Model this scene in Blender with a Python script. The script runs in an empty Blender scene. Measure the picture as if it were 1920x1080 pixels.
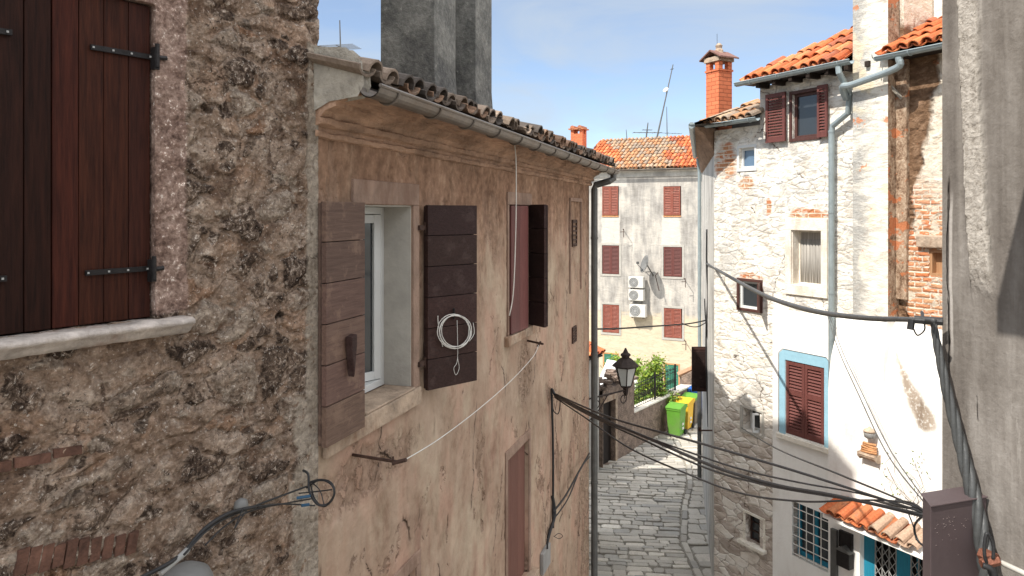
import bpy, math, random
from mathutils import Vector, Matrix
R = math.radians
C = bpy.context.scene.collection
rnd = random.Random(7)
EYE = 7.6          # the lens is 7.6 m above the paving
F = 1400.0         # focal length in photo pixels
HX, HY = 960.0, 400.0

# ---------------------------------------------------------------- camera, sky, sun
cd = bpy.data.cameras.new('camera'); cam = bpy.data.objects.new('camera', cd); C.objects.link(cam)
cam.location = (0, 0, EYE); cam.rotation_euler = (R(90), 0, 0)
cd.sensor_width = 36; cd.lens = 36*F/1920; cd.shift_y = -(540-HY)/1920
cd.clip_start = .05; cd.clip_end = 2000
bpy.context.scene.camera = cam
SUN_H = (-.80, -.60); SUN_EL = math.atan(1.22)
w = bpy.data.worlds.new('World'); bpy.context.scene.world = w; w.use_nodes = True
nt = w.node_tree; bg = nt.nodes['Background']; sky = nt.nodes.new('ShaderNodeTexSky')
sky.sky_type = 'NISHITA'; sky.sun_disc = False; sky.sun_elevation = SUN_EL
sky.sun_rotation = math.atan2(SUN_H[0], SUN_H[1]); sky.air_density = .75; sky.dust_density = .2; sky.ozone_density = 1.2
# thin high cloud mixed into the sky; unseen bright veil overhead added as fill
def SN(ty, **k):
    n = nt.nodes.new(ty)
    for a, v in k.items(): setattr(n, a, v)
    return n
tc = SN('ShaderNodeTexCoord'); mp = SN('ShaderNodeMapping'); mp.inputs['Scale'].default_value = (1.2, 1.2, 5); mp.inputs['Rotation'].default_value = (0, R(14), 0)
nz = SN('ShaderNodeTexNoise'); nz.inputs['Scale'].default_value = 2.2; nz.inputs['Detail'].default_value = 7; nz.inputs['Roughness'].default_value = .55; nz.inputs['Distortion'].default_value = .6
mr = SN('ShaderNodeMapRange'); mr.inputs[1].default_value = .40; mr.inputs[2].default_value = .72; mr.inputs[3].default_value = .22; mr.inputs[4].default_value = .95
mx = SN('ShaderNodeMix', data_type='RGBA'); mx.inputs[7].default_value = (3.15, 3.55, 4.0, 1)
dt = SN('ShaderNodeVectorMath', operation='DOT_PRODUCT'); dt.inputs[1].default_value = (.30, -.30, .90)
m2 = SN('ShaderNodeMapRange', interpolation_type='SMOOTHSTEP'); m2.inputs[1].default_value = .05; m2.inputs[2].default_value = .8; m2.inputs[3].default_value = 0; m2.inputs[4].default_value = .85
x2 = SN('ShaderNodeMix', data_type='RGBA'); x2.inputs[7].default_value = (11.5, 11.6, 11.9, 1)
for a, b in ((tc.outputs['Generated'], mp.inputs[0]), (mp.outputs[0], nz.inputs['Vector']), (nz.outputs[0], mr.inputs[0]), (mr.outputs[0], mx.inputs[0]), (sky.outputs[0], mx.inputs[6]),
             (tc.outputs['Generated'], dt.inputs[0]), (dt.outputs['Value'], m2.inputs[0]), (m2.outputs[0], x2.inputs[0]), (mx.outputs[2], x2.inputs[6]), (x2.outputs[2], bg.inputs[0])): nt.links.new(a, b)
bg.inputs[1].default_value = .10
sd = bpy.data.lights.new('sun', 'SUN'); sun = bpy.data.objects.new('sun', sd); C.objects.link(sun)
sd.energy = 3.3; sd.angle = R(.55); sd.color = (1, .945, .86)
sun.rotation_euler = Vector((-SUN_H[0], -SUN_H[1], -1.22)).to_track_quat('-Z', 'Y').to_euler()
vs = bpy.context.scene.view_settings; vs.view_transform = 'Standard'; vs.look = 'None'; vs.exposure = 1.0; vs.gamma = 1
bpy.context.scene.cycles.max_bounces = 8; bpy.context.scene.cycles.diffuse_bounces = 5

# ---------------------------------------------------------------- node helpers
class G:
    def __init__(s, name):
        s.m = bpy.data.materials.new(name); s.m.use_nodes = True; s.t = s.m.node_tree
        s.b = s.t.nodes['Principled BSDF']; s.o = s.t.nodes['Material Output']
        s.co = s.n('ShaderNodeTexCoord').outputs['Object']
        s.m.diffuse_color = (.5, .5, .5, 1)
    def n(s, ty): return s.t.nodes.new(ty)
    def put(s, sock, v):
        if v is None: return
        if isinstance(v, bpy.types.NodeSocket): s.t.links.new(v, sock)
        elif isinstance(v, (tuple, list)) and len(v) == 3 and sock.type == 'RGBA': sock.default_value = (*v, 1)
        else: sock.default_value = v
    def ma(s, op, a, b=None, c=None, cl=False):
        n = s.n('ShaderNodeMath'); n.operation = op; n.use_clamp = cl
        for i, v in enumerate((a, b, c)): s.put(n.inputs[i], v)
        return n.outputs[0]
    def mul(s, a, b): return s.ma('MULTIPLY', a, b)
    def add(s, a, b): return s.ma('ADD', a, b)
    def sub(s, a, b): return s.ma('SUBTRACT', a, b)
    def mx(s, a, b): return s.ma('MAXIMUM', a, b)
    def mix(s, f, a, b, bl='MIX'):
        n = s.n('ShaderNodeMix'); n.data_type = 'RGBA'; n.blend_type = bl
        s.put(n.inputs[0], f); s.put(n.inputs[6], a); s.put(n.inputs[7], b); return n.outputs[2]
    def sc(s, v, k, off=(0, 0, 0), rot=(0, 0, 0)):
        n = s.n('ShaderNodeMapping'); s.put(n.inputs[0], v); n.inputs['Scale'].default_value = k
        n.inputs['Location'].default_value = off; n.inputs['Rotation'].default_value = rot; return n.outputs[0]
    def nz(s, v, k, d=4, r=.55, di=0, col=False):
        n = s.n('ShaderNodeTexNoise'); s.put(n.inputs['Vector'], v); n.inputs['Scale'].default_value = k
        n.inputs['Detail'].default_value = d; n.inputs['Roughness'].default_value = r; n.inputs['Distortion'].default_value = di
        return n.outputs[1 if col else 0]
    def vo(s, v, k, feat='F1', r=1):
        n = s.n('ShaderNodeTexVoronoi'); n.feature = feat; s.put(n.inputs['Vector'], v)
        n.inputs['Scale'].default_value = k; n.inputs['Randomness'].default_value = r; return n
    def ss(s, v, a, b, lo=0., hi=1.):
        n = s.n('ShaderNodeMapRange'); n.interpolation_type = 'SMOOTHSTEP'; s.put(n.inputs[0], v)
        for i, q in enumerate((a, b, lo, hi)): n.inputs[i+1].default_value = q
        return n.outputs[0]
    def ramp(s, f, st):
        n = s.n('ShaderNodeValToRGB'); s.put(n.inputs[0], f); e = n.color_ramp.elements
        while len(e) < len(st): e.new(.5)
        for q, (p, c) in zip(e, st): q.position = p; q.color = (*c, 1) if len(c) == 3 else c
        return n.outputs[0]
    def warp(s, v, k, amt, d=2):
        c = s.nz(v, k, d, .5, col=True)
        a = s.n('ShaderNodeVectorMath'); a.operation = 'SUBTRACT'; s.put(a.inputs[0], c); a.inputs[1].default_value = (.5, .5, .5)
        b = s.n('ShaderNodeVectorMath'); b.operation = 'MULTIPLY_ADD'; s.put(b.inputs[0], a.outputs[0]); b.inputs[1].default_value = (amt,)*3; s.put(b.inputs[2], v)
        return b.outputs[0]
    def sep(s, v):
        n = s.n('ShaderNodeSeparateXYZ'); s.put(n.inputs[0], v); return n.outputs
    def vec(s, x, y, z):
        n = s.n('ShaderNodeCombineXYZ'); s.put(n.inputs[0], x); s.put(n.inputs[1], y); s.put(n.inputs[2], z); return n.outputs[0]
    def blob(s, v, cx, cz, rx, rz, soft=.5):
        """1 inside an ellipse of the wall's (s, z) plane"""
        o = s.sep(v); a = s.ma('DIVIDE', s.sub(o[0], cx), rx); b = s.ma('DIVIDE', s.sub(o[2], cz), rz)
        d = s.ma('SQRT', s.add(s.mul(a, a), s.mul(b, b))); return s.ss(d, 1-soft, 1+soft, 1, 0)
    def rect(s, v, x0, x1, z0, z1, e=.02):
        o = s.sep(v)
        f = s.mul(s.ss(o[0], x0-e, x0+e), s.ss(o[0], x1-e, x1+e, 1, 0))
        return s.mul(f, s.mul(s.ss(o[2], z0-e, z0+e), s.ss(o[2], z1-e, z1+e, 1, 0)))
    def attr(s, name='tint'):
        n = s.n('ShaderNodeAttribute'); n.attribute_name = name; return n.outputs['Color']
    def fin(s, col, rough=.85, h=None, dist=.01, metal=0., disp=False, strength=1., spec=.3):
        s.put(s.b.inputs['Base Color'], col); s.put(s.b.inputs['Roughness'], rough); s.put(s.b.inputs['Metallic'], metal)
        s.b.inputs['Specular IOR Level'].default_value = spec
        if h is not None:
            if disp:
                d = s.n('ShaderNodeDisplacement'); s.put(d.inputs[0], h); d.inputs['Midlevel'].default_value = .5; d.inputs['Scale'].default_value = dist
                s.t.links.new(d.outputs[0], s.o.inputs['Displacement']); s.m.displacement_method = 'BOTH'
            else:
                b = s.n('ShaderNodeBump'); s.put(b.inputs['Height'], h); b.inputs['Distance'].default_value = dist; b.inputs['Strength'].default_value = strength
                s.t.links.new(b.outputs[0], s.b.inputs['Normal'])
        return s.m

# ---------------------------------------------------------------- mesh helpers
class MB:
    def __init__(s): s.v = []; s.f = []; s.mi = []; s.tn = []; s.M = None
    def add(s, vs, fs, m=0, t=(1, 1, 1)):
        k = len(s.v)
        if s.M is not None: vs = [tuple(s.M @ Vector(p)) for p in vs]
        s.v += vs; s.f += [tuple(i+k for i in f) for f in fs]; s.mi += [m]*len(fs); s.tn += [t]*len(fs)
    def box(s, x0, x1, y0, y1, z0, z1, m=0, t=(1, 1, 1)):
        s.add([(x0,y0,z0),(x1,y0,z0),(x1,y1,z0),(x0,y1,z0),(x0,y0,z1),(x1,y0,z1),(x1,y1,z1),(x0,y1,z1)],
              [(0,3,2,1),(4,5,6,7),(0,1,5,4),(1,2,6,5),(2,3,7,6),(3,0,4,7)], m, t)
    def prism(s, poly, y0, y1, m=0, t=(1, 1, 1)):      # poly in (x, z), counter-clockwise seen from -y
        n = len(poly); vs = [(x, y0, z) for x, z in poly]+[(x, y1, z) for x, z in poly]
        fs = [tuple(range(n)), tuple(reversed(range(n, 2*n)))]+[(i, i+n, (i+1) % n+n, (i+1) % n) for i in range(n)]
        s.add(vs, fs, m, t)
    def slab(s, poly, z0, z1, m=0, t=(1, 1, 1)):       # poly in (x, y)
        n = len(poly); vs = [(x, y, z0) for x, y in poly]+[(x, y, z1) for x, y in poly]
        fs = [tuple(reversed(range(n))), tuple(range(n, 2*n))]+[(i, (i+1) % n, (i+1) % n+n, i+n) for i in range(n)]
        s.add(vs, fs, m, t)
    def tube(s, pts, r, n=8, m=0, t=(1, 1, 1), caps=True):
        pts = [Vector(p) for p in pts]; k = len(pts); rr = r if isinstance(r, (list, tuple)) else [r]*k
        tg = (pts[1]-pts[0]).normalized(); up = Vector((0, 0, 1)) if abs(tg.z) < .9 else Vector((1, 0, 0))
        u = tg.cross(up).normalized(); vs = []; fs = []
        for i, p in enumerate(pts):
            a = pts[min(i+1, k-1)]-pts[max(i-1, 0)]; a = a.normalized() if a.length > 1e-9 else tg
            u = (u-a*u.dot(a)).normalized(); v = a.cross(u)
            for j in range(n):
                q = 2*math.pi*j/n; vs.append(tuple(p+(u*math.cos(q)+v*math.sin(q))*rr[i]))
        for i in range(k-1):
            for j in range(n):
                b = (j+1) % n; fs.append((i*n+j, i*n+b, (i+1)*n+b, (i+1)*n+j))
        if caps: fs += [tuple(reversed(range(n))), tuple(range((k-1)*n, k*n))]
        s.add(vs, fs, m, t)
    def lathe(s, prof, c, n=12, m=0, t=(1, 1, 1), ph=0):
        vs = []; fs = []
        for r, z in prof:
            for j in range(n):
                a = 2*math.pi*j/n+ph; vs.append((c[0]+r*math.cos(a), c[1]+r*math.sin(a), c[2]+z))
        for i in range(len(prof)-1):
            for j in range(n):
                b = (j+1) % n; fs.append((i*n+j, i*n+b, (i+1)*n+b, (i+1)*n+j))
        fs += [tuple(reversed(range(n))), tuple(range((len(prof)-1)*n, len(prof)*n))]
        s.add(vs, fs, m, t)
    def build(s, name, mats, parent=None, smooth=False, bevel=0, solid=0):
        me = bpy.data.meshes.new(name); me.from_pydata(s.v, [], s.f)
        if not isinstance(mats, (list, tuple)): mats = [mats]
        for m in mats: me.materials.append(m)
        me.polygons.foreach_set('material_index', s.mi)
        if smooth: me.polygons.foreach_set('use_smooth', [True]*len(s.f))
        if len(s.f) < 60000:
            at = me.attributes.new('tint', 'FLOAT_COLOR', 'CORNER'); buf = []
            for f, t in zip(s.f, s.tn): buf += [t[0], t[1], t[2], 1.]*len(f)
            at.data.foreach_set('color', buf)
        me.update(); o = bpy.data.objects.new(name, me); C.objects.link(o)
        if parent: o.parent = parent
        if bevel:
            b = o.modifiers.new('bevel', 'BEVEL'); b.width = bevel; b.segments = 2; b.limit_method = 'ANGLE'
        if solid:
            b = o.modifiers.new('solidify', 'SOLIDIFY'); b.thickness = solid; b.offset = -1
        return o
def tag(o, label=None, cat=None, group=None, kind=None):
    for k, v in (('label', label), ('category', cat), ('group', group), ('kind', kind)):
        if v: o[k] = v
    return o
def empty(name, label, cat, loc=(0, 0, 0), rz=0, group=None):
    o = bpy.data.objects.new(name, None); C.objects.link(o); o.location = loc; o.rotation_euler = (0, 0, rz)
    return tag(o, label, cat, group)

class Wall:
    """a wall line X = x0 + k*Y; local x runs to the right as seen, local y into the wall"""
    def __init__(s, x0, k, Yo, away=True):
        l = math.hypot(k, 1); q = 1 if away else -1
        s.d = Vector((q*k/l, q/l)); s.i = Vector((-s.d.y, s.d.x)); s.O = Vector((x0+k*Yo, Yo))
        s.rz = math.atan2(s.d.y, s.d.x); s.loc = (s.O.x, s.O.y, 0)
    def at(s, x, y, out=0):
        r = Vector(((x-HX)/F, 1)); t = (s.O.dot(s.i)-out)/r.dot(s.i); P = r*t
        return ((P-s.O).dot(s.d), EYE+(HY-y)/F*t)
    def s_(s, x, out=0): return s.at(x, HY, out)[0]
    def z(s, x, y, out=0): return s.at(x, y, out)[1]
    def w(s, a, o, z): p = s.O+s.d*a-s.i*o; return Vector((p.x, p.y, z))      # local (along, outward, z) -> world
    def loc_of(s, P): v = Vector((P[0], P[1]))-s.O; return (v.dot(s.d), v.dot(s.i), P[2])
def px(x, y, Y): return Vector(((x-HX)/F*Y, Y, EYE+(HY-y)/F*Y))

def lines(a, b, cuts, h, fine=None):
    """sorted coordinates from a to b: every cut, and steps of h (fine = (f0, f1, hf))"""
    ks = sorted({round(q, 5) for q in [a, b]+[c for c in cuts if a < c < b]+([f for f in fine[:2] if a < f < b] if fine else [])})
    out = [ks[0]]
    for p, q in zip(ks, ks[1:]):
        hh = fine[2] if fine and p >= fine[0]-1e-4 and q <= fine[1]+1e-4 else h
        n = max(1, int(math.ceil((q-p)/hh))); out += [p+(q-p)*i/n for i in range(1, n+1)]
    return out
def wall_mesh(s0, s1, z0, z1, holes=(), h=.25, fs=None, fz=None, depth=.3, y=0, mi=0):
    """front face at y=0 with holes and reveals going in by depth; shared vertices so that relief stays closed"""
    mb = MB(); xs = lines(s0, s1, [q for o in holes for q in o[:2]], h, fs); zs = lines(z0, z1, [q for o in holes for q in o[2:4]], h, fz)
    nx = len(xs); idx = lambda i, j: j*nx+i
    mb.v = [(x, y, z) for z in zs for x in xs]
    ho = [tuple(round(q, 5) for q in o[:4]) for o in holes]
    for j in range(len(zs)-1):
        zc = (zs[j]+zs[j+1])/2
        row = [o for o in ho if o[2] < zc < o[3]]
        for i in range(nx-1):
            xc = (xs[i]+xs[i+1])/2
            if any(o[0] < xc < o[1] for o in row): continue
            mb.f.append((idx(i, j), idx(i+1, j), idx(i+1, j+1), idx(i, j+1)))
    for o in ho:
        ia = min(range(nx), key=lambda i: abs(xs[i]-o[0])); ib = min(range(nx), key=lambda i: abs(xs[i]-o[1]))
        ja = min(range(len(zs)), key=lambda j: abs(zs[j]-o[2])); jb = min(range(len(zs)), key=lambda j: abs(zs[j]-o[3]))
        loop = [(i, ja) for i in range(ia, ib)]+[(ib, j) for j in range(ja, jb)]+[(i, jb) for i in range(ib, ia, -1)]+[(ia, j) for j in range(jb, ja, -1)]
        prev = [idx(*q) for q in loop]; n = len(loop)
        for st in range(1, 5):
            k = len(mb.v); mb.v += [(xs[q[0]], y+depth*st/4, zs[q[1]]) for q in loop]; cur = list(range(k, k+n))
            mb.f += [(prev[a], cur[a], cur[(a+1) % n], prev[(a+1) % n]) for a in range(n)]; prev = cur
    mb.mi = [mi]*len(mb.f); mb.tn = [(1, 1, 1)]*len(mb.f)
    return mb

# ---------------------------------------------------------------- materials
def mat_rubble():      # wall of the near left house: brown rubble half buried in old mortar
    g = G('rubble_masonry'); P = g.co
    n1 = g.nz(P, 4.2, 6, .62); n2 = g.nz(P, 46, 5, .75); n3 = g.nz(g.sc(P, (1, 1, 1.25)), 13, 7, .74, .6); n4 = g.nz(P, 1.7, 3); n5 = g.nz(P, 24, 6, .8, .9)
    v = g.sc(g.warp(g.warp(P, 1.9, .26), 8, .10, 4), (1, 1, 1.7))
    d = g.vo(v, 4.3, 'DISTANCE_TO_EDGE').outputs['Distance']; c = g.sep(g.vo(v, 4.3).outputs['Color'])
    v2 = g.sc(g.warp(P, 9, .09, 4), (1, 1, 1.5), (3, 0, 5)); d2 = g.vo(v2, 9.5, 'DISTANCE_TO_EDGE').outputs['Distance']; c2 = g.sep(g.vo(v2, 9.5).outputs['Color'])
    edge = g.mul(g.sub(n3, .5), .42)
    bare = g.mul(g.ss(g.add(d, edge), .05, .12), g.ss(c[0], .40, .48))
    bare2 = g.mul(g.ss(g.add(d2, g.mul(g.sub(n5, .5), .3)), .05, .13), g.ss(c2[0], .74, .78))
    bare = g.mx(bare, bare2)
    mort = g.ramp(g.add(g.mul(n3, .55), g.mul(n1, .45)), [(.36, (0.128, 0.084, 0.0576)), (.45, (0.24, 0.172, 0.128)), (.53, (0.32, 0.248, 0.196)), (.62, (0.44, 0.368, 0.308)), (.72, (0.528, 0.464, 0.408))])
    mort = g.mix(g.mul(g.ss(g.nz(P, 2.6, 4, .6), .52, .62), .45), mort, (.33, .205, .135))
    mort = g.mix(g.mul(g.ss(g.nz(g.sc(P, (1, 1, 1), (5, 0, 5)), 3.4, 5, .65), .53, .60), .75), mort, (.12, .075, .052))
    dark = g.ramp(n5, [(.36, (0.0144, 0.0096, 0.0072)), (.46, (0.048, 0.032, 0.024)), (.54, (0.12, 0.088, 0.068)), (.60, (0.272, 0.224, 0.188)), (.68, (0.528, 0.48, 0.432))])
    pale = g.ramp(n3, [(.38, (0.136, 0.096, 0.072)), (.6, (0.384, 0.328, 0.272))])
    st = g.mix(g.ss(c[1], .62, .72), dark, pale)
    st = g.mix(g.mul(g.ss(n1, .5, .6), .5), st, g.ramp(n5, [(.38, (.07, .045, .032)), (.6, (.24, .175, .13))]))
    st = g.mix(g.mul(g.ss(c[2], .93, .95), .45), st, (.34, .18, .10))
    col = g.mix(g.mul(bare, .94), mort, st)
    col = g.mix(g.mul(g.mul(g.ss(g.add(d, g.mul(edge, .5)), .0, .035, 1, 0), g.ss(n1, .48, .58)), .8), col, (0.08, 0.052, 0.0384))
    col = g.mix(g.mul(g.ss(g.nz(P, 34, 6, .8, .5), .57, .63), g.ss(n1, .40, .56)), col, (0.028, 0.0184, 0.0136))
    col = g.mix(g.mul(g.ss(g.nz(g.sc(P, (1, 1, 1), (3, 1, 2)), 60, 4, .7), .60, .66), .85), col, (0.56, 0.512, 0.464))
    ho = g.ss(g.add(g.vo(g.warp(P, 8, .12), 2.3).outputs['Distance'], g.mul(n3, .14)), .10, .15, 1, 0)
    col = g.mix(g.mul(ho, .9), col, (0.016, 0.0104, 0.008))
    e = g.warp(P, 7, .06, 5)
    A1 = g.rect(e, *STRIP1, .010); A2 = g.mx(g.rect(g.warp(P, 4, .12, 5), *STRIP2, .012), g.rect(g.warp(P, 3, .3, 5), *STRIP3, .02))
    pl = g.ramp(g.add(g.mul(n2, .3), g.add(g.mul(n1, .4), g.mul(n3, .3))), [(.40, (.10, .062, .05)), (.48, (.19, .128, .105)), (.56, (.30, .22, .185)), (.66, (.46, .39, .345))])
    pl = g.mix(g.mul(g.ss(n2, .60, .68), .9), pl, (.72, .66, .61)); pl = g.mix(g.mul(g.ss(n5, .60, .66), .7), pl, (.14, .09, .07))
    col = g.mix(g.mul(A1, g.ss(n3, .28, .38)), col, pl)
    col = g.mix(g.mul(A2, g.ss(n3, .36, .46)), col, g.ramp(n1, [(.3, (0.17, 0.14, 0.11)), (.55, (0.31, 0.27, 0.225)), (.75, (0.42, 0.38, 0.33))]))
    col = g.mix(1., col, g.ramp(g.add(g.mul(n5, .6), g.mul(n2, .4)), [(.37, (.42, .395, .38)), (.46, (.80, .775, .75)), (.54, (1.05, 1.03, 1.0)), (.66, (1.6, 1.56, 1.5))]), 'MULTIPLY')
    smo = g.mx(A1, A2)
    hh = g.add(g.mul(g.ss(g.add(d, g.mul(edge, .4)), 0, .2), .35), g.add(g.mul(n3, .55), g.mul(n5, .30))); hh = g.sub(g.add(hh, g.mul(n2, .12)), g.mul(ho, .9))
    hh = g.mix(g.mul(smo, .8), hh, (.66, .66, .66))
    return g.fin(col, .95, hh, .042, disp=True, spec=.15)
def mat_plasterB(zt):
    g = G('old_pink_plaster'); P = g.co; z = g.sep(P)[2]
    n1 = g.nz(P, 1.5, 6, .6, .3); st = g.nz(g.sc(P, (1, 1, .16)), 5.5, 5, .6, .4); n3 = g.nz(P, 11, 6, .65); n2 = g.nz(P, 60, 4, .6)
    base = g.ramp(g.add(g.mul(n1, .55), g.mul(st, .45)), [(.34, (0.2656, 0.1726, 0.1328)), (.45, (0.3453, 0.2556, 0.1959)), (.54, (0.3652, 0.2855, 0.2224)), (.66, (0.4117, 0.332, 0.2656))])
    base = g.mix(g.mul(g.ss(g.nz(g.sc(P, (1, 1, .5), (9, 0, 3)), 1.3, 4, .6), .48, .60), .40), base, (.50, .315, .25))
    base = g.mix(g.mul(g.ss(g.nz(g.sc(P, (1, 1, .6), (1, 0, 8)), 1.7, 4, .6), .5, .62), .5), base, (.44, .385, .30))
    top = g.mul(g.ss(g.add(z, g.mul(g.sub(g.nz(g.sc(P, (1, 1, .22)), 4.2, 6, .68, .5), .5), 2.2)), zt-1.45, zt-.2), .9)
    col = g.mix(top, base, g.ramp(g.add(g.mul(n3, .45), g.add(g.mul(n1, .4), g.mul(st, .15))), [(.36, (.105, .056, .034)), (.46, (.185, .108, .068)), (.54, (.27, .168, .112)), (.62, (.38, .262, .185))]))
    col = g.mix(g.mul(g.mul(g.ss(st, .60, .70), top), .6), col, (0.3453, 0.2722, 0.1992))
    x = g.sep(P)[0]; da = g.mul(g.ss(g.add(x, g.mul(g.sub(n1, .5), 2.2)), 6.3, 7.3), g.ss(z, 3.2, 5.8, 1, .35)); rough = g.mul(da, g.ss(n3, .46, .54))
    und = g.mx(g.blob(g.warp(P, 6, .2, 4), *BL1, .3), g.blob(g.warp(P, 6, .2, 4), *BL2, .3)); rough = g.mul(g.mx(g.mx(rough, g.mul(und, g.ss(n3, .42, .5))), g.mul(g.ss(g.nz(g.sc(P, (1, 1, .7), (6, 0, 2)), 1.9, 6, .7, .5), .585, .60), g.ss(z, 4.5, 7.6, 1, .45))), 1.)
    col = g.mix(g.mul(rough, .75), col, g.ramp(n3, [(.3, (0.1461, 0.09296, 0.0664)), (.7, (0.3054, 0.2324, 0.1793))]))
    col = g.mix(1., col, (1.0, .945, .90), 'MULTIPLY')
    col = g.mix(1., col, g.ramp(g.add(g.mul(g.nz(g.sc(P, (1, 1, .7), (2, 2, 2)), 2.6, 7, .72, .4), .7), g.mul(n3, .3)), [(.38, (.70, .66, .62)), (.48, (.95, .94, .93)), (.6, (1.12, 1.12, 1.12))]), 'MULTIPLY')
    cv = g.sc(g.warp(g.warp(P, 1.3, .5, 3), 7, .06, 3), (1, 1, .42)); cr = g.vo(cv, 1.15, 'DISTANCE_TO_EDGE').outputs['Distance']
    msk = g.mul(g.ss(g.nz(g.sc(P, (1, 1, 1), (2, 0, 7)), 1.6, 3), .50, .58), g.ss(z, 6.2, 7.4, 1, .15))
    crk = g.mul(g.ss(g.add(cr, g.mul(g.sub(n3, .5), .012)), .0015, .008, 1, 0), msk)
    edge = g.mul(g.ss(g.add(cr, g.mul(g.sub(n3, .5), .05)), .01, .05, 1, 0), msk)
    ch = g.mul(g.ss(g.nz(g.sc(P, (2.2, 1, .6)), 15, 4, .7), .69, .73), g.ss(z, 5.5, 7.5, 1, .2))
    col = g.mix(g.mul(edge, .35), col, (0.1992, 0.1328, 0.0996))
    col = g.mix(g.mx(crk, g.mul(ch, .75)), col, (0.0498, 0.02988, 0.01992))
    h = g.sub(g.sub(g.add(g.mul(n1, .55), g.mul(n3, .22)), g.mul(crk, .25)), g.mul(rough, .32)); h = g.sub(h, g.mul(ch, .18)); h = g.add(h, g.mul(n2, .05)); h = g.add(h, g.mul(edge, .06))
    return g.fin(col, .9, h, .035, disp=True, spec=.25)
def mat_stoneC():
    g = G('limewashed_stone'); P = g.co; z = g.sep(P)[2]; x = g.sep(P)[0]
    v = g.sc(g.warp(P, 3.2, .16, 4), (1, 1, 2.5))
    vd = g.vo(v, 2.7, 'DISTANCE_TO_EDGE').outputs['Distance']; c = g.sep(g.vo(v, 2.7).outputs['Color'])
    n1 = g.nz(P, 1.3, 6, .62, .2); n2 = g.nz(g.sc(P, (.7, 1, 1.7)), 5, 6, .68, .5); n3 = g.nz(P, 22, 5, .65)
    wash = g.ramp(n2, [(.34, (.44, .39, .33)), (.42, (.62, .57, .49)), (.50, (.74, .70, .63)), (.60, (.80, .775, .72)), (.68, (.84, .825, .79))])
    joint = g.mul(g.ss(g.add(vd, g.mul(g.sub(n3, .5), .09)), .0, .045, 1, 0), g.ss(g.nz(g.sc(P, (1, 1, 1.5)), 2.6, 4, .6), .46, .56, .05, .9))
    col = g.mix(joint, wash, (.36, .325, .28))
    col = g.mix(g.mul(g.ss(g.add(g.mul(n1, .6), g.mul(n2, .4)), .515, .565), .72), col, g.ramp(n3, [(.3, (.27, .255, .235)), (.7, (.52, .50, .46))]))
    col = g.mix(g.mul(g.ss(g.nz(g.sc(P, (1, 1, .7), (4, 2, 2)), 1.6, 6, .7, .4), .56, .61), .6), col, (.44, .405, .36))
    col = g.mix(g.mul(g.ss(n3, .60, .68), .35), col, (.42, .34, .26))
    low = g.ss(g.add(z, g.mul(g.sub(n1, .5), 3)), 2.4, 5.3, 1, 0)      # bare, dirty stone near the street
    stone = g.mix(g.ss(g.add(vd, g.mul(g.sub(n3, .5), .16)), -.02, .06, .25, 1), (.27, .22, .185), g.ramp(g.add(g.mul(c[0], .4), g.mul(n2, .6)), [(.3, (.30, .24, .20)), (.43, (.52, .44, .38)), (.56, (.68, .62, .55)), (.72, (.76, .72, .66))]))
    col = g.mix(g.mul(low, .85), col, stone)
    rb = g.warp(P, 3.5, .3, 4)
    bl = None
    for q in BRICKC:
        b = g.blob(rb, *q, .25); bl = b if bl is None else g.mx(bl, b)
    br = g.n('ShaderNodeTexBrick'); g.put(br.inputs['Vector'], g.sc(P, (1, 1, 1), (0, 0, 0), (R(-90), 0, 0)))
    br.inputs['Scale'].default_value = 1; br.inputs['Brick Width'].default_value = .26; br.inputs['Row Height'].default_value = .08; br.inputs['Mortar Size'].default_value = .009
    br.inputs['Color1'].default_value = (.46, .17, .075, 1); br.inputs['Color2'].default_value = (.42, .24, .13, 1); br.inputs['Mortar'].default_value = (.6, .5, .39, 1)
    col = g.mix(g.mul(bl, g.ss(n2, .40, .5)), col, br.outputs[0])
    cr = g.vo(g.warp(P, 1.6, .6, 5), .62, 'DISTANCE_TO_EDGE').outputs['Distance']; ck = g.mul(g.ss(cr, .001, .006, 1, 0), g.ss(n1, .50, .56))
    col = g.mix(g.mul(ck, .85), col, (.16, .12, .09))
    h = g.sub(g.add(g.mul(g.ss(g.add(vd, g.mul(g.sub(n3, .5), .06)), 0, .10), g.add(.10, g.add(g.mul(joint, .0), g.mul(low, .2)))), g.add(g.mul(n2, .6), g.mul(n3, .14))), g.mul(ck, .35))
    return g.fin(col, .9, h, .038, spec=.2, disp=True)
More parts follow.
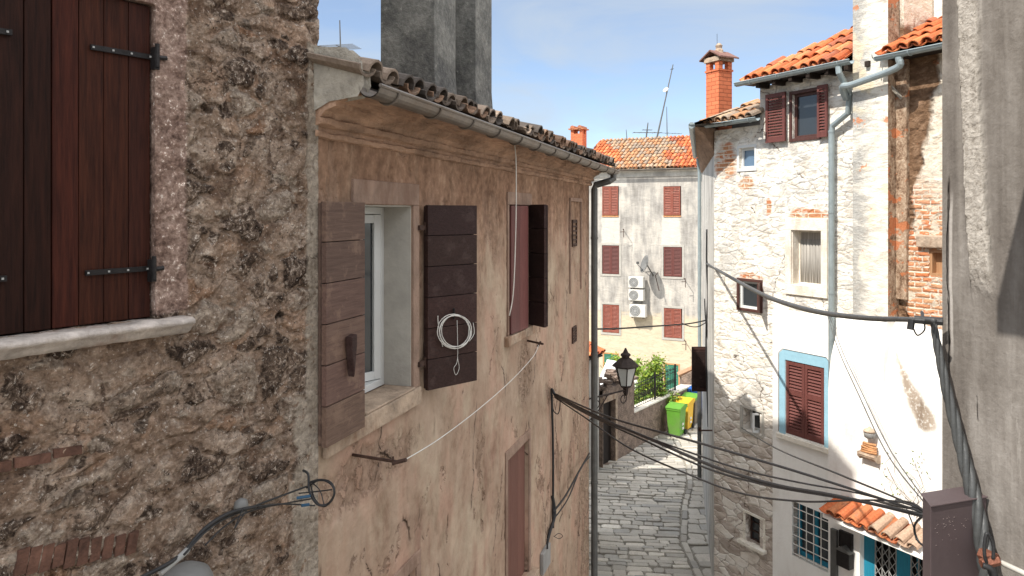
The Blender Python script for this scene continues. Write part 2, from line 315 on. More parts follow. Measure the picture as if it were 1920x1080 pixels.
def mat_brokenD():     # tall wall over the white one: stone, earth render washed brown, brick showing
    g = G('broken_render_on_brick'); P = g.co; z = g.sep(P)[2]; x = g.sep(P)[0]
    n1 = g.nz(P, 2.0, 6, .62, .3); n2 = g.nz(g.sc(P, (1, 1, 1.6)), 6, 6, .68, .4); n3 = g.nz(P, 24, 5, .7)
    base = g.ramp(n2, [(.3, (0.43, 0.3612, 0.2838)), (.48, (0.602, 0.5332, 0.43)), (.66, (0.688, 0.645, 0.5676))])
    e = g.warp(P, 4, .34, 5)
    brown = None
    for q in BROWND:
        b = g.blob(e, *q, .22); brown = b if brown is None else g.mx(brown, b)
    br = g.n('ShaderNodeTexBrick'); g.put(br.inputs['Vector'], g.sc(g.warp(P, 5, .06, 4), (1, 1, 1), (0, 0, 0), (R(-90), 0, 0)))
    br.inputs['Scale'].default_value = 1; br.inputs['Brick Width'].default_value = .24; br.inputs['Row Height'].default_value = .075; br.inputs['Mortar Size'].default_value = .011
    br.inputs['Color1'].default_value = (.50, .17, .07, 1); br.inputs['Color2'].default_value = (.45, .25, .14, 1); br.inputs['Mortar'].default_value = (.62, .52, .42, 1)
    bk = g.mul(g.blob(e, *BRICKD, .3), g.ss(g.add(g.mul(n2, .6), g.mul(n1, .4)), .44, .50))
    col = g.mix(bk, base, br.outputs[0])
    col = g.mix(brown, col, g.ramp(n2, [(.3, (0.0731, 0.04128, 0.02408)), (.5, (0.1548, 0.0903, 0.0516)), (.68, (0.2924, 0.1892, 0.1204))]))
    sp = g.mul(g.ss(g.nz(g.sc(P, (1, 1, 2.5), (7, 0, 1)), 3.3, 3), .66, .70), .85)
    col = g.mix(sp, col, (0.43, 0.1462, 0.0602))
    h = g.add(g.sub(g.mul(n2, .6), g.mul(brown, .5)), g.add(g.mul(n3, .15), g.mul(g.mul(bk, br.outputs[1]), -.3)))
    return g.fin(col, .9, h, .05, spec=.2, disp=True)
def mat_pierD(bx=None):
    g = G('limestone_pier'); P = g.co; n1 = g.nz(P, 1.6, 5, .6); n2 = g.nz(g.sc(P, (.7, 1, 2)), 6, 6, .68, .3); n3 = g.nz(P, 30, 5, .7)
    v = g.sc(g.warp(P, 3, .12, 4), (1, 1, 2.6)); vd = g.vo(v, 3.6, 'DISTANCE_TO_EDGE').outputs['Distance']
    col = g.ramp(n2, [(.32, (.50, .45, .38)), (.44, (.66, .61, .52)), (.56, (.75, .71, .62)), (.7, (.78, .75, .69))])
    if bx:
        w_ = g.ss(g.add(g.sep(P)[0], g.mul(g.sub(n2, .5), .6)), bx[0], bx[1], 1, 0)
        col = g.mix(g.mul(w_, g.ss(n1, .36, .52)), col, g.ramp(n3, [(.3, (.27, .26, .24)), (.7, (.46, .45, .42))]))
        col = g.mix(g.mul(g.ss(g.nz(P, 1.9, 3), .56, .66), .5), col, (.72, .60, .38))
    col = g.mix(g.mul(g.mul(g.ss(g.add(vd, g.mul(g.sub(n2, .5), .2)), .0, .04, 1, 0), g.ss(n1, .45, .55)), .5), col, (.38, .33, .28))
    col = g.mix(g.mul(g.ss(g.nz(P, 3.3, 3, .6), .66, .69), .8), col, (.50, .19, .08))
    return g.fin(col, .9, g.add(g.mul(n2, .8), g.mul(n3, .15)), .03, spec=.2)
def mat_white(seg=None):
    g = G('white_limewash'); P = g.co; n1 = g.nz(P, 1.2, 6, .6, .2); n2 = g.nz(g.sc(P, (1, 1, .25)), 6, 5, .65); n3 = g.nz(P, 24, 5, .6)
    col = g.ramp(g.add(g.mul(n1, .6), g.mul(n2, .4)), [(.32, (.64, .60, .55)), (.46, (.79, .77, .73)), (.6, (.84, .825, .79))])
    if seg:
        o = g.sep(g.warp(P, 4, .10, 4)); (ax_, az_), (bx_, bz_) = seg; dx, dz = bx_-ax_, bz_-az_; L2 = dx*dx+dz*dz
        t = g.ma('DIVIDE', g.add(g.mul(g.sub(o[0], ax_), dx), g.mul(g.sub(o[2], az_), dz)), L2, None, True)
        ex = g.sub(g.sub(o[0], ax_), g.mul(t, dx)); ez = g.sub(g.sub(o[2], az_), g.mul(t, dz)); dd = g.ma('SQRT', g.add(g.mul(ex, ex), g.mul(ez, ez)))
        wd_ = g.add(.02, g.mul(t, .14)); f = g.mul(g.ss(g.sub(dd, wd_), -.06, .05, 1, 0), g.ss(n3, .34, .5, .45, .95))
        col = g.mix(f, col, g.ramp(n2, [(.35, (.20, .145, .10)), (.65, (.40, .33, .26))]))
    return g.fin(col, .85, g.add(g.mul(n1, .7), g.mul(n3, .2)), .02, spec=.25)
def mat_concR():       # sunlit grey wall beside the lens
    g = G('grey_weathered_render'); P = g.co; x = g.sep(P)[0]; z = g.sep(P)[2]
    vst = g.nz(g.sc(P, (1, 1, .07)), 11, 6, .6, .3); n1 = g.nz(g.sc(P, (1, 1, .45)), 5, 6, .68, .3); n2 = g.nz(P, 95, 5, .75); n3 = g.nz(P, 30, 6, .78, .4)
    col = g.ramp(g.add(g.mul(vst, .45), g.add(g.mul(n1, .35), g.mul(n3, .2))), [(.38, (.095, .082, .072)), (.46, (.138, .122, .108)), (.54, (.188, .170, .153)), (.64, (.28, .26, .238))])
    xe = g.add(x, g.mul(g.sub(g.nz(g.sc(P, (1, 1, .35)), 4, 5, .65), .5), .07)); xe = g.add(xe, g.mul(g.sub(z, EYE), .055))
    band = g.mul(g.ss(xe, RB0, RB0+.003), g.ss(xe, RB1-.012, RB1+.012, 1, 0)); band = g.mul(band, g.ss(g.add(z, g.mul(n1, .3)), 7.42, 7.60))
    bc = g.ramp(g.add(g.mul(n3, .7), g.mul(n2, .3)), [(.36, (.07, .055, .045)), (.42, (.24, .215, .185)), (.50, (.34, .31, .275)), (.68, (.50, .465, .42))])
    col = g.mix(band, col, bc)
    lip = g.mul(g.mul(g.ss(xe, RB0-.004, RB0, 0, 1), g.ss(xe, RB0, RB0+.003, 1, 0)), g.ss(g.nz(g.sc(P, (1, 1, .5), (2, 0, 5)), 6, 4, .6), .48, .56)); col = g.mix(g.mul(lip, .85), col, (0.0352, 0.02816, 0.02464))
    xf = g.add(x, g.mul(g.sub(g.nz(g.sc(P, (1, 1, .5), (9, 0, 0)), 3, 5, .6), .5), .05)); l2 = g.mul(g.mul(g.ss(xf, .020, .023), g.ss(xf, .025, .029, 1, 0)), g.mul(g.ss(z, 6.9, 7.1), g.ss(z, 7.68, 7.74, 1, 0))); col = g.mix(g.mul(l2, .7), col, (0.044, 0.0352, 0.0308))
    pale = g.mul(g.mul(g.ss(xf, .030, .034), g.ss(xf, .040, .046, 1, 0)), g.mul(g.ss(z, 7.05, 7.2), g.ss(z, 7.6, 7.7, 1, 0))); col = g.mix(g.mul(pale, .8), col, (0.3696, 0.3432, 0.3168))
    pit = g.mul(g.ss(n2, .66, .71), .7); col = g.mix(pit, col, (0.0748, 0.06336, 0.0528))
    fl = g.ss(g.nz(g.sc(P, (1, 1, .12), (3, 0, 0)), 25, 4, .6), .66, .70); bn = g.ss(g.nz(g.vec(g.mul(x, 9.), 0., g.mul(z, .25)), 1.0, 2), .54, .66); col = g.mix(g.mul(bn, .45), col, (.36, .33, .29))
    col = g.mix(g.mul(fl, .4), col, (0.3168, 0.2948, 0.2684))
    h = g.add(g.add(g.mul(vst, .30), g.mul(band, .35)), g.sub(g.mul(n3, g.add(.12, g.mul(band, .35))), g.add(g.mul(g.mx(lip, l2), .3), g.mul(pit, .15)))); h = g.add(h, g.mul(n2, .05))
    return g.fin(col, .92, h, .018, disp=True, spec=.25)
def mat_plain(name, c, rough=.8, var=.18, k=9, metal=0, bump=.3, dist=.01, spec=.3, stretch=(1, 1, 1), dirt=None):
    g = G(name); n = g.nz(g.sc(g.co, stretch), k, 6, .65, .2)
    lo = tuple(q*(1-var) for q in c); hi = tuple(min(.95, q*(1+var)) for q in c)
    col = g.ramp(n, [(.32, lo), (.68, hi)])
    if dirt: col = g.mix(g.mul(g.ss(g.nz(g.sc(g.co, (1, 1, .5), (5, 3, 1)), k*.35, 5, .65), .5, .66), .7), col, dirt)
    return g.fin(col, rough, g.nz(g.co, k*3.5, 4, .6) if bump else None, dist*bump, metal=metal, spec=spec)
def mat_wood(name, lo, hi, k=1., rough=.6, axis='z', wear=None, wk=.5, spec=.35):
    g = G(name); t = g.attr(); st = (14, 14, .9) if axis == 'z' else (.9, 14, 14)
    gr = g.nz(g.sc(g.co, st), 5*k, 6, .65, .25)
    col = g.ramp(gr, [(.3, lo), (.7, hi)])
    col = g.mix(1., col, t, 'MULTIPLY')
    if wear: col = g.mix(g.mul(g.ss(g.nz(g.sc(g.co, (1, 1, 1)), 7, 6, .7), .52, .68), wk), col, wear)
    return g.fin(col, rough, gr, .004, spec=spec)
def mat_tile(name, mul=1.):
    g = G(name); t = g.attr(); P = g.co; n = g.nz(P, 7, 6, .7); n2 = g.nz(P, 30, 5, .7)
    col = g.mix(1., t, g.ramp(n2, [(.3, (.62, .6, .58)), (.6, (1, 1, 1)), (.8, (1.15, 1.12, 1.1))]), 'MULTIPLY')
    col = g.mix(g.mul(g.ss(n, .54, .68), .5), col, (.17*mul, .145*mul, .12*mul))
    return g.fin(col, .88, n2, .006, spec=.2)
def mat_glass(name, c=(.03, .035, .04), rough=.08):
    g = G(name); n = g.nz(g.co, 2.2, 2)
    return g.fin(c, rough, n, .004, spec=.7)
def mat_paving():
    g = G('worn_street_stone'); t = g.attr(); P = g.co; n = g.nz(P, 3, 6, .65); n2 = g.nz(P, 26, 5, .7)
    col = g.mix(1., t, g.ramp(n2, [(.3, (.78, .77, .76)), (.65, (1.05, 1.05, 1.04))]), 'MULTIPLY')
    col = g.mix(g.mul(g.ss(n, .5, .66), .35), col, (.30, .27, .22))
    return g.fin(col, g.ss(n2, .3, .7, .5, .75), g.add(n2, n), .012, spec=.45)
def mat_farF():
    g = G('far_house_render'); P = g.co; z = g.sep(P)[2]; n1 = g.nz(P, .9, 6, .65, .3); n2 = g.nz(g.sc(P, (.6, 1, 1.4)), 3.2, 6, .7, .4); n3 = g.nz(g.sc(P, (1.4, 1, .22)), 3, 5, .6)
    col = g.ramp(g.add(g.mul(n1, .5), g.mul(n3, .5)), [(.38, (0.24, 0.224, 0.204)), (.47, (0.344, 0.324, 0.296)), (.55, (0.464, 0.432, 0.384)), (.66, (0.56, 0.524, 0.464))])
    gf = g.ss(g.add(z, g.mul(g.sub(n2, .5), .9)), 2.7, 3.0, 1, 0)
    col = g.mix(gf, col, g.ramp(n2, [(.3, (0.48, 0.4, 0.288)), (.6, (0.592, 0.504, 0.368))]))
    for q in FARPALE: col = g.mix(g.mul(g.rect(g.warp(P, 2, .3), *q, .05), .8), col, (0.568, 0.536, 0.48))
    col = g.mix(g.mul(g.ss(g.nz(P, 6, 6, .75), .56, .66), .5), col, (0.288, 0.268, 0.24))
    return g.fin(col, .9, n2, .03, spec=.2)

# ---------------------------------------------------------------- the walls' lines
WA = Wall(-3.766, .636, 4.2); WB = Wall(-2.415, .312, 4.2); WC = Wall(11.80, -.543, 14.5, False)
WS = Wall(.74, .22, 14.5); WF = Wall(76.76, -2.0, 37.6, False); WR = Wall(2.405, -.35, 2.6, False)
WS.d = -WS.d; WS.i = -WS.i; WS.rz += math.pi      # seen from the street its right end is the near corner
WT = Wall(3.12-.735*23, .735, 22.0)
def rc(W, x0, y0, x1, y1, out=0):     # pixel rectangle -> (s0, s1, z0, z1) read at the rectangle's middle
    xm = (x0+x1)/2; return (W.s_(x0, out), W.s_(x1, out), W.z(xm, y1, out), W.z(xm, y0, out))
STRIP1 = (WA.s_(288)-.3, WA.s_(349), WA.z(320, 588), WA.z(320, -40))
STRIP3 = (WA.s_(548), .3, 0, WA.z(572, 740))
STRIP2 = (-.085, .3, 0, WA.z(590, 90))
BRICKC = []
for (x, y, rx, rz) in [(1360, 300, .28, .35), (1515, 405, .42, .14), (1409, 521, .28, .08), (1402, 345, .2, .13), (1440, 385, .08, .16)]:
    a = WC.at(x, y); BRICKC.append((a[0], a[1], rx, rz))
BROWND = []
for (x, y, rx, rz) in [(1678, 130, .16, .9), (1682, 320, .17, 1.3), (1675, 520, .12, 1.0), (1715, 120, .3, .5), (1712, 210, .27, .6), (1705, 290, .2, .5), (1700, 345, .12, .25), (1683, 600, .16, .3), (1679, 430, .13, 1.0), (1690, 400, .2, .35), (1735, 150, .2, .25)]:
    a = WC.at(x, y); BROWND.append((a[0], a[1], rx, rz))
a = WC.at(1728, 500); BRICKD = (a[0], a[1], .55, 1.15)
a = WB.at(690, 885); BL1 = (a[0], a[1], .75, .16); a = WB.at(985, 700); BL2 = (a[0], a[1], .28, .35)
RB0 = WR.s_(1812); RB1 = WR.s_(1852)
FARPALE = [rc(WF, 1128, 405, 1162, 455), rc(WF, 1240, 405, 1275, 460), rc(WF, 1118, 330, 1175, 350)]
M_ = {}
M_['A'] = mat_rubble(); M_['B'] = mat_plasterB(EYE+.5); M_['C'] = mat_stoneC(); M_['D'] = mat_brokenD(); M_['pier'] = mat_pierD()
M_['white'] = mat_white(); M_['R'] = mat_concR(); M_['far'] = mat_farF()
M_['S'] = mat_plain('pale_side_render', (.50, .48, .44), .9, .3, 2.2, bump=1, dist=.03, stretch=(1, 1, .4), dirt=(.30, .28, .26))
M_['shell'] = mat_plain('back_wall_render', (.42, .37, .31), .9, .2, 2, bump=.5)
M_['wineA'] = mat_wood('oiled_brown_boards', (.016, .0052, .0034), (.052, .0155, .0085), 1, .62, spec=.12)
M_['wineB'] = mat_wood('worn_shutter_boards', (.076, .043, .032), (.138, .086, .064), 1, .75, 'x', wear=(.24, .155, .11), wk=.5)
M_['wineD'] = mat_wood('dark_shutter_boards', (.019, .0075, .006), (.043, .019, .0155), 1, .8, 'x', wear=(.085, .055, .048), wk=.35)
M_['maroon'] = mat_wood('maroon_louvre_paint', (.095, .030, .026), (.155, .052, .043), 1, .6)
M_['redl'] = mat_wood('red_brown_louvre_paint', (.19, .052, .034), (.28, .085, .056), 1, .65, wear=(.36, .22, .17), wk=.4)
M_['brownfr'] = mat_wood('brown_window_paint', (.055, .022, .018), (.095, .040, .032), 1, .55)
M_['sill'] = mat_plain('pale_stone_sill', (.38, .29, .215), .85, .35, 7, bump=1, dist=.014, dirt=(.22, .12, .07))
M_['sillA'] = mat_plain('limestone_sill', (.40, .355, .32), .8, .4, 9, bump=1, dist=.012, dirt=(.24, .15, .11))
M_['sillC'] = mat_plain('white_limestone_trim', (.72, .67, .58), .85, .12, 8, bump=1, dist=.01, dirt=(.50, .42, .34))
M_['stucco'] = mat_plain('cornice_stucco', (.34, .215, .145), .9, .42, 5, bump=1, dist=.03, stretch=(.5, 1, 1.3), dirt=(.13, .07, .04))
M_['corbel'] = mat_plain('brown_brick_corbel', (.30, .20, .14), .9, .3, 8, bump=1)
M_['stub'] = mat_plain('grey_green_mortar', (.34, .31, .26), .9, .28, 7, bump=1, dist=.02, dirt=(.20, .17, .14))
g = G('sooty_chimney_render'); n1 = g.nz(g.co, 2.4, 6, .65, .3); n2 = g.nz(g.co, 18, 5, .7); zz_ = g.sep(g.co)[2]
so_ = g.ss(g.add(zz_, g.mul(g.sub(n1, .5), 1.6)), EYE+.9, EYE+1.7, 1, 0)
cc_ = g.ramp(g.add(g.mul(n1, .6), g.mul(n2, .4)), [(.38, (.085, .085, .08)), (.5, (.15, .148, .135)), (.62, (.23, .225, .205))]); cc_ = g.mix(g.mul(so_, .75), cc_, g.ramp(n2, [(.35, (.045, .045, .047)), (.65, (.12, .118, .112))]))
cc_ = g.mix(g.mul(g.ss(n2, .62, .68), .5), cc_, (.34, .33, .30)); M_['chim'] = g.fin(cc_, .9, g.add(n2, n1), .02, spec=.2)
M_['zinc'] = mat_plain('weathered_gutter_metal', (.17, .148, .128), .5, .22, 6, metal=.45, bump=.2, dirt=(.16, .12, .09))
M_['zincC'] = mat_plain('grey_blue_gutter_metal', (.30, .35, .36), .45, .12, 6, metal=.4, bump=.15)
M_['zincD'] = mat_plain('dark_pipe_metal', (.115, .115, .11), .5, .22, 6, metal=.4, bump=.2)
M_['pvc'] = mat_plain('white_window_plastic', (.62, .63, .62), .4, .06, 3, bump=0)
M_['revealw'] = mat_plain('white_reveal_plaster', (.40, .38, .34), .85, .12, 6, bump=.5, dirt=(.40, .37, .32))
M_['glass'] = mat_glass('window_glass'); M_['glasssky'] = mat_glass('bright_window_glass', (.10, .16, .24), .1)
M_['cglass'] = mat_plain('lace_curtain', (.34, .32, .29), .9, .3, 6, bump=.3, stretch=(5, 1, .15))
M_['cglassd'] = mat_plain('grey_blind', (.26, .255, .245), .8, .2, 3, bump=.2)
M_['iron'] = mat_plain('black_iron', (.018, .016, .016), .5, .3, 20, metal=.3, bump=.3)
M_['rust'] = mat_plain('rusty_iron', (.065, .037, .028), .75, .4, 18, metal=.2, bump=.4)
M_['cable'] = mat_plain('black_cable', (.022, .022, .023), .5, .2, 20, bump=.2)
M_['cableg'] = mat_plain('grey_cable_jacket', (.058, .060, .060), .42, .25, 14, bump=.2)
M_['wirew'] = mat_plain('white_wire', (.62, .60, .56), .5, .1, 20, bump=0)
M_['tile'] = mat_tile('clay_roof_tile'); M_['oldtile'] = mat_tile('old_mossy_roof_tile', .8)
M_['blue'] = mat_wood('turquoise_paint', (.010, .15, .24), (.018, .23, .34), 1, .5)
M_['ltblue'] = mat_plain('pale_blue_paint', (.27, .46, .56), .7, .08, 5, bump=.3)
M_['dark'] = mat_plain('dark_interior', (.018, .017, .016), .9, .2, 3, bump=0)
M_['box'] = mat_plain('mauve_painted_steel', (.088, .066, .068), .55, .10, 5, metal=.1, bump=.08, dirt=(.10, .076, .076))
M_['copper'] = mat_plain('copper_clamp', (.24, .10, .065), .45, .3, 20, metal=.5, bump=.3)
M_['greyp'] = mat_plain('grey_plastic', (.16, .16, .155), .5, .1, 10, bump=.2)
M_['acw'] = mat_plain('cream_metal_casing', (.58, .56, .51), .5, .07, 6, bump=.1)
M_['acg'] = mat_plain('fan_grille_grey', (.30, .30, .29), .5, .1, 6, bump=.1)
M_['mortarstone'] = mat_plain('terrace_rubble', (.25, .185, .145), .9, .45, 6, bump=1, dist=.06, dirt=(.12, .09, .075))
M_['greenb'] = mat_plain('green_bin_plastic', (.10, .27, .030), .5, .10, 4, bump=.1, dirt=(.13, .24, .06)); M_['yellowb'] = mat_plain('yellow_bin_plastic', (.68, .40, .02), .5, .08, 4, bump=.1, dirt=(.50, .33, .06))
M_['blueb'] = mat_plain('blue_bin_plastic', (.02, .10, .36), .45, .07, 4, bump=.1); M_['brownb'] = mat_plain('grey_brown_bin_plastic', (.13, .105, .075), .5, .1, 4, bump=.1)
M_['rubber'] = mat_plain('black_rubber', (.02, .02, .02), .8, .1, 4, bump=.1)
M_['sticker'] = mat_plain('white_sticker', (.62, .60, .56), .6, .1, 9, bump=0)
M_['lampm'] = mat_plain('brown_lantern_iron', (.035, .025, .022), .6, .4, 16, metal=.3, bump=.3)
M_['milk'] = mat_plain('dusty_lantern_glass', (.46, .47, .45), .25, .06, 6, bump=0, spec=.5)
M_['cloth'] = mat_plain('white_parasol_cloth', (.78, .78, .76), .9, .05, 4, bump=.2)
M_['teal'] = mat_wood('green_door_paint', (.03, .16, .10), (.05, .23, .15), 1, .6)
M_['door'] = mat_wood('dark_old_door', (.010, .007, .006), (.028, .019, .015), 1, .7)
M_['bark'] = mat_plain('bark', (.11, .08, .055), .9, .3, 12, bump=1)
M_['clay'] = mat_plain('carved_terracotta', (.52, .26, .12), .8, .25, 14, bump=.8, dist=.012)
M_['earth'] = mat_plain('dry_earth', (.22, .17, .12), .95, .3, 3, bump=1)
g = G('red_chimney_brick'); br = g.n('ShaderNodeTexBrick'); o3 = g.sep(g.co); g.put(br.inputs['Vector'], g.vec(g.add(o3[0], o3[1]), o3[2], 0.))
br.inputs['Scale'].default_value = 1; br.inputs['Brick Width'].default_value = .22; br.inputs['Row Height'].default_value = .082; br.inputs['Mortar Size'].default_value = .007
br.inputs['Color1'].default_value = (.66, .19, .085, 1); br.inputs['Color2'].default_value = (.55, .14, .06, 1); br.inputs['Mortar'].default_value = (.33, .085, .035, 1)
M_['brick'] = g.fin(g.mix(g.mul(g.nz(g.co, 8, 5, .7), .35), br.outputs[0], (.5, .2, .11)), .85, br.outputs[1], -.006, spec=.2)
g = G('leaf'); t = g.attr(); g.b.inputs['Subsurface Weight'].default_value = 0
M_['leaf'] = g.fin(g.mix(1., (.16, .27, .035), t, 'MULTIPLY'), .5, spec=.35)
M_['pave'] = mat_paving(); M_['joint'] = mat_plain('sandy_joint', (.25, .23, .195), .95, .3, 14, bump=.6)

# ---------------------------------------------------------------- reusable builders
def shell(name, W, s0, s1, dep, z0, z1, mat, parent, y0=.32):
    mb = MB(); a, b = s0, s1
    mb.add([(a, 0.004, z0), (a, dep, z0), (a, dep, z1), (a, .004, z1)], [(3, 2, 1, 0)])
    mb.add([(b, 0.004, z0), (b, dep, z0), (b, dep, z1), (b, .004, z1)], [(0, 1, 2, 3)])
    mb.add([(a, dep, z0), (b, dep, z0), (b, dep, z1), (a, dep, z1)], [(3, 2, 1, 0)])
    mb.add([(a, 0.004, z1), (b, 0.004, z1), (b, dep, z1), (a, dep, z1)], [(0, 1, 2, 3)])
    return mb.build(name, mat, parent)
def pal(rng, kind):
    r = rng.random()
    if kind == 'new': c = [(.58, .165, .062), (.62, .20, .075), (.50, .135, .052), (.64, .25, .11), (.40, .13, .07)][int(r*5)]
    elif kind == 'old': c = [(.20, .155, .12), (.27, .21, .165), (.14, .11, .09), (.30, .19, .13), (.10, .085, .075)][int(r*5)]
    elif kind == 'buff': c = [(.46, .31, .20), (.38, .28, .20), (.50, .27, .14), (.33, .26, .20), (.44, .22, .11)][int(r*5)]
    else: c = [(.52, .15, .06), (.40, .28, .20), (.48, .18, .08)][int(r*3)]
    k = rng.uniform(.85, 1.12); return tuple(q*k for q in c)
def tile_roof(s0, s1, run, pitch, ze, ye, kind, r=.075, gap=.19, seg=.36, clip=None, seed=1, jit=.012, n=6, lift=.0, lean=.0):
    """barrel tiles: covers and channels laid up the slope; eave at local y=ye, height ze"""
    mb = MB(); g_ = random.Random(seed); L = run*math.hypot(1, pitch); cs, sn = 1/math.hypot(1, pitch), pitch/math.hypot(1, pitch)
    cols = int((s1-s0)/gap); rows = int(L/seg)+1
    for i in range(cols+1):
        for up in (0, 1):
            x = s0+i*gap+(gap/2 if up else 0)
            if x > s1: continue
            for j in range(rows):
                v0 = j*seg; v1 = min(v0+seg+.05, L)
                if v1-v0 < .1: continue
                if clip and not clip(x, (v0+v1)/2*cs): continue
                t = pal(g_, kind if isinstance(kind, str) else kind(x, v0)); dx = g_.gauss(0, jit); dz = g_.gauss(0, jit*.5); v0 += g_.gauss(0, jit*1.2)
                vs = []
                for v, rr, hz in ((v0, r*1.08, .018), (v1, r*.86, 0)):
                    for k in range(n+1):
                        a = math.pi*k/n; xx = math.cos(a)*rr; hh = math.sin(a)*rr*(.95 if up else -.55)+hz+(.03 if up else .055)+dz+lift
                        y = ye+v*cs-hh*sn; z = ze+v*sn+hh*cs
                        vs.append((x-xx+dx+v*lean, y, z))
                fs = [(k, k+1, n+2+k, n+1+k) for k in range(n)]
                if not up: fs = fs
                mb.add(vs, fs, 0, t)
    return mb
def arc_gutter(mb, s0, s1, y, z, r, n=8, m=0, joints=(), slope=0):
    """half-round gutter along local x, open at the top"""
    xs = [s0, s1]; vs = []
    for x in xs:
        for k in range(n+1):
            a = math.pi+math.pi*k/n; vs.append((x, y+math.cos(a)*r, z+math.sin(a)*r+slope*(x-s0)))
        for k in range(n+1):
            a = 2*math.pi-math.pi*k/n; vs.append((x, y+math.cos(a)*(r-.006), z+math.sin(a)*(r-.006)+slope*(x-s0)))
    m2 = 2*(n+1); fs = [(k, k+m2, (k+1) % m2+m2, (k+1) % m2) for k in range(m2)]
    mb.add(vs, fs, m)
    mb.tube([(s0, y-r, z), (s1, y-r, z+slope*(s1-s0))], .011, 6, m)
    for j in joints:
        p = [(j, y+math.cos(math.pi+math.pi*k/n)*(r+.006), z+math.sin(math.pi+math.pi*k/n)*(r+.006)+slope*(j-s0)) for k in range(n+1)]
        mb.tube(p, .0075, 5, m)
def board_shutter(parent, O, ang, w, z0, z1, mat, n, horiz=True, th=.032, name='shutter', battens=2, bmat=None):
    """flat shutter hinged at O=(s, y); ang turns it out from the wall; runs to +x when w>0"""
    mb = MB(); mb.M = Matrix.Translation((O[0], O[1], 0)) @ Matrix.Rotation(ang, 4, 'Z'); q = random.Random(int(abs(O[0])*1000)+n)
    a, b = (0, w) if w > 0 else (w, 0)
    for i in range(n):
        k = q.uniform(.78, 1.2); t = (k, k*q.uniform(.94, 1.03), k*q.uniform(.92, 1.04))
        if horiz: mb.box(a, b, -th, 0, z0+(z1-z0)*i/n+.0025, z0+(z1-z0)*(i+1)/n-.0025, 0, t)
        else: mb.box(a+(b-a)*i/n+.0012, a+(b-a)*(i+1)/n-.0012, -th, 0, z0, z1, 0, t)
    if horiz:
        mb.box(a+.004, b-.004, 0.0005, .006, z0+.004, z1-.004, 0, (.5, .5, .5))
        for e in (a+.004, b-.05): mb.box(e, e+.045, 0.007, .024, z0+.01, z1-.01, 0, (.8, .8, .8))
    return mb.build(name, mat, parent, bevel=.003)
def louvre(mb, s0, s1, z0, z1, y, leaves=2, mid=True, slat=.045, th=.035, tilt=.6, close=0):
    wl = (s1-s0)/leaves
    for L in range(leaves):
        a, b = s0+L*wl+.003, s0+(L+1)*wl-.003; st = min(.055, wl*.2); k = rnd.uniform(.93, 1.05)
        for e in (a, b-st): mb.box(e, e+st, y-th, y, z0, z1, 0, (k,)*3)
        rails = [(z0, z0+.08), (z1-.07, z1)]+([((z0+z1)/2+.05, (z0+z1)/2+.13)] if mid else [])
        for r0, r1 in rails: mb.box(a+st, b-st, y-th+.002, y-.002, r0, r1, 0, (k,)*3)
        zz = sorted(rails); secs = [(zz[i][1], zz[i+1][0]) for i in range(len(zz)-1)]
        for q0, q1 in secs:
            n = max(2, int((q1-q0)/slat))
            for i in range(n):
                zc = q0+(i+.5)*(q1-q0)/n; h = slat*.46*rnd.uniform(.9, 1.08); sp = h*tilt
                x0, x1 = a+st, b-st
                mb.add([(x0, y-th*.5-sp, zc-h*.75), (x1, y-th*.5-sp, zc-h*.75), (x1, y-th*.5+sp, zc+h*.75), (x0, y-th*.5+sp, zc+h*.75),
                        (x0, y-th*.5-sp, zc-h*.75-.007), (x1, y-th*.5-sp, zc-h*.75-.007), (x1, y-th*.5+sp, zc+h*.75-.007), (x0, y-th*.5+sp, zc+h*.75-.007)],
                       [(0, 1, 2, 3), (7, 6, 5, 4), (4, 5, 1, 0), (3, 2, 6, 7)], 0, (k,)*3)
def frame(mb, s0, s1, z0, z1, y0, y1, w, m=0, bars=(), hb=()):
    mb.box(s0, s0+w, y0, y1, z0, z1, m); mb.box(s1-w, s1, y0, y1, z0, z1, m)
    mb.box(s0+w, s1-w, y0, y1, z0, z0+w, m); mb.box(s0+w, s1-w, y0, y1, z1-w, z1, m)
    for b in bars: mb.box(s0+(s1-s0)*b-w*.45, s0+(s1-s0)*b+w*.45, y0+.003, y1-.003, z0+w, z1-w, m)
    for b in hb: mb.box(s0+w, s1-w, y0+.005, y1-.005, z0+(z1-z0)*b-w*.3, z0+(z1-z0)*b+w*.3, m)
def window(parent, o, y, w, fm, gm, bars=(), hb=(), label=None, th=.06):
    mb = MB(); frame(mb, o[0], o[1], o[2], o[3], y, y+th, w, 0, bars, hb); f = mb.build('window', fm, parent, bevel=.003)
    mb = MB(); mb.box(o[0]+w*.5, o[1]-w*.5, y+th*.5, y+th*.5+.008, o[2]+w*.5, o[3]-w*.5); mb.build('pane', gm, f)
    if label: f['label'] = label
    return f
def crom(P, k=8):
    P = [Vector(p) for p in P]; out = []
    for i in range(len(P)-1):
        a, b, c, d = P[max(i-1, 0)], P[i], P[i+1], P[min(i+2, len(P)-1)]
        for j in range(k):
            t = j/k; out.append(.5*((2*b)+(c-a)*t+(2*a-5*b+4*c-d)*t*t+(3*b-a-3*c+d)*t**3))
    return out+[P[-1]]
def wire_pts(pts, Y0, Y1):
    """photo points of one hanging wire between two anchors at depths Y0 and Y1"""
    x0, x1 = pts[0][0], pts[-1][0]; out = []
    for x, y in pts:
        t = (x-x0)/(x1-x0); out.append(px(x, y, 1/((1-t)/Y0+t/Y1)))
    return out
def cable(name, label, cat, pts, r, mat, group=None, k=8, n=6):
    P = crom(pts, k); rr = [r[0]+(r[1]-r[0])*i/(len(P)-1) for i in range(len(P))] if isinstance(r, tuple) else r
    mb = MB(); mb.tube(P, rr, n); return tag(mb.build(name, mat, None, smooth=True), label, cat, group)

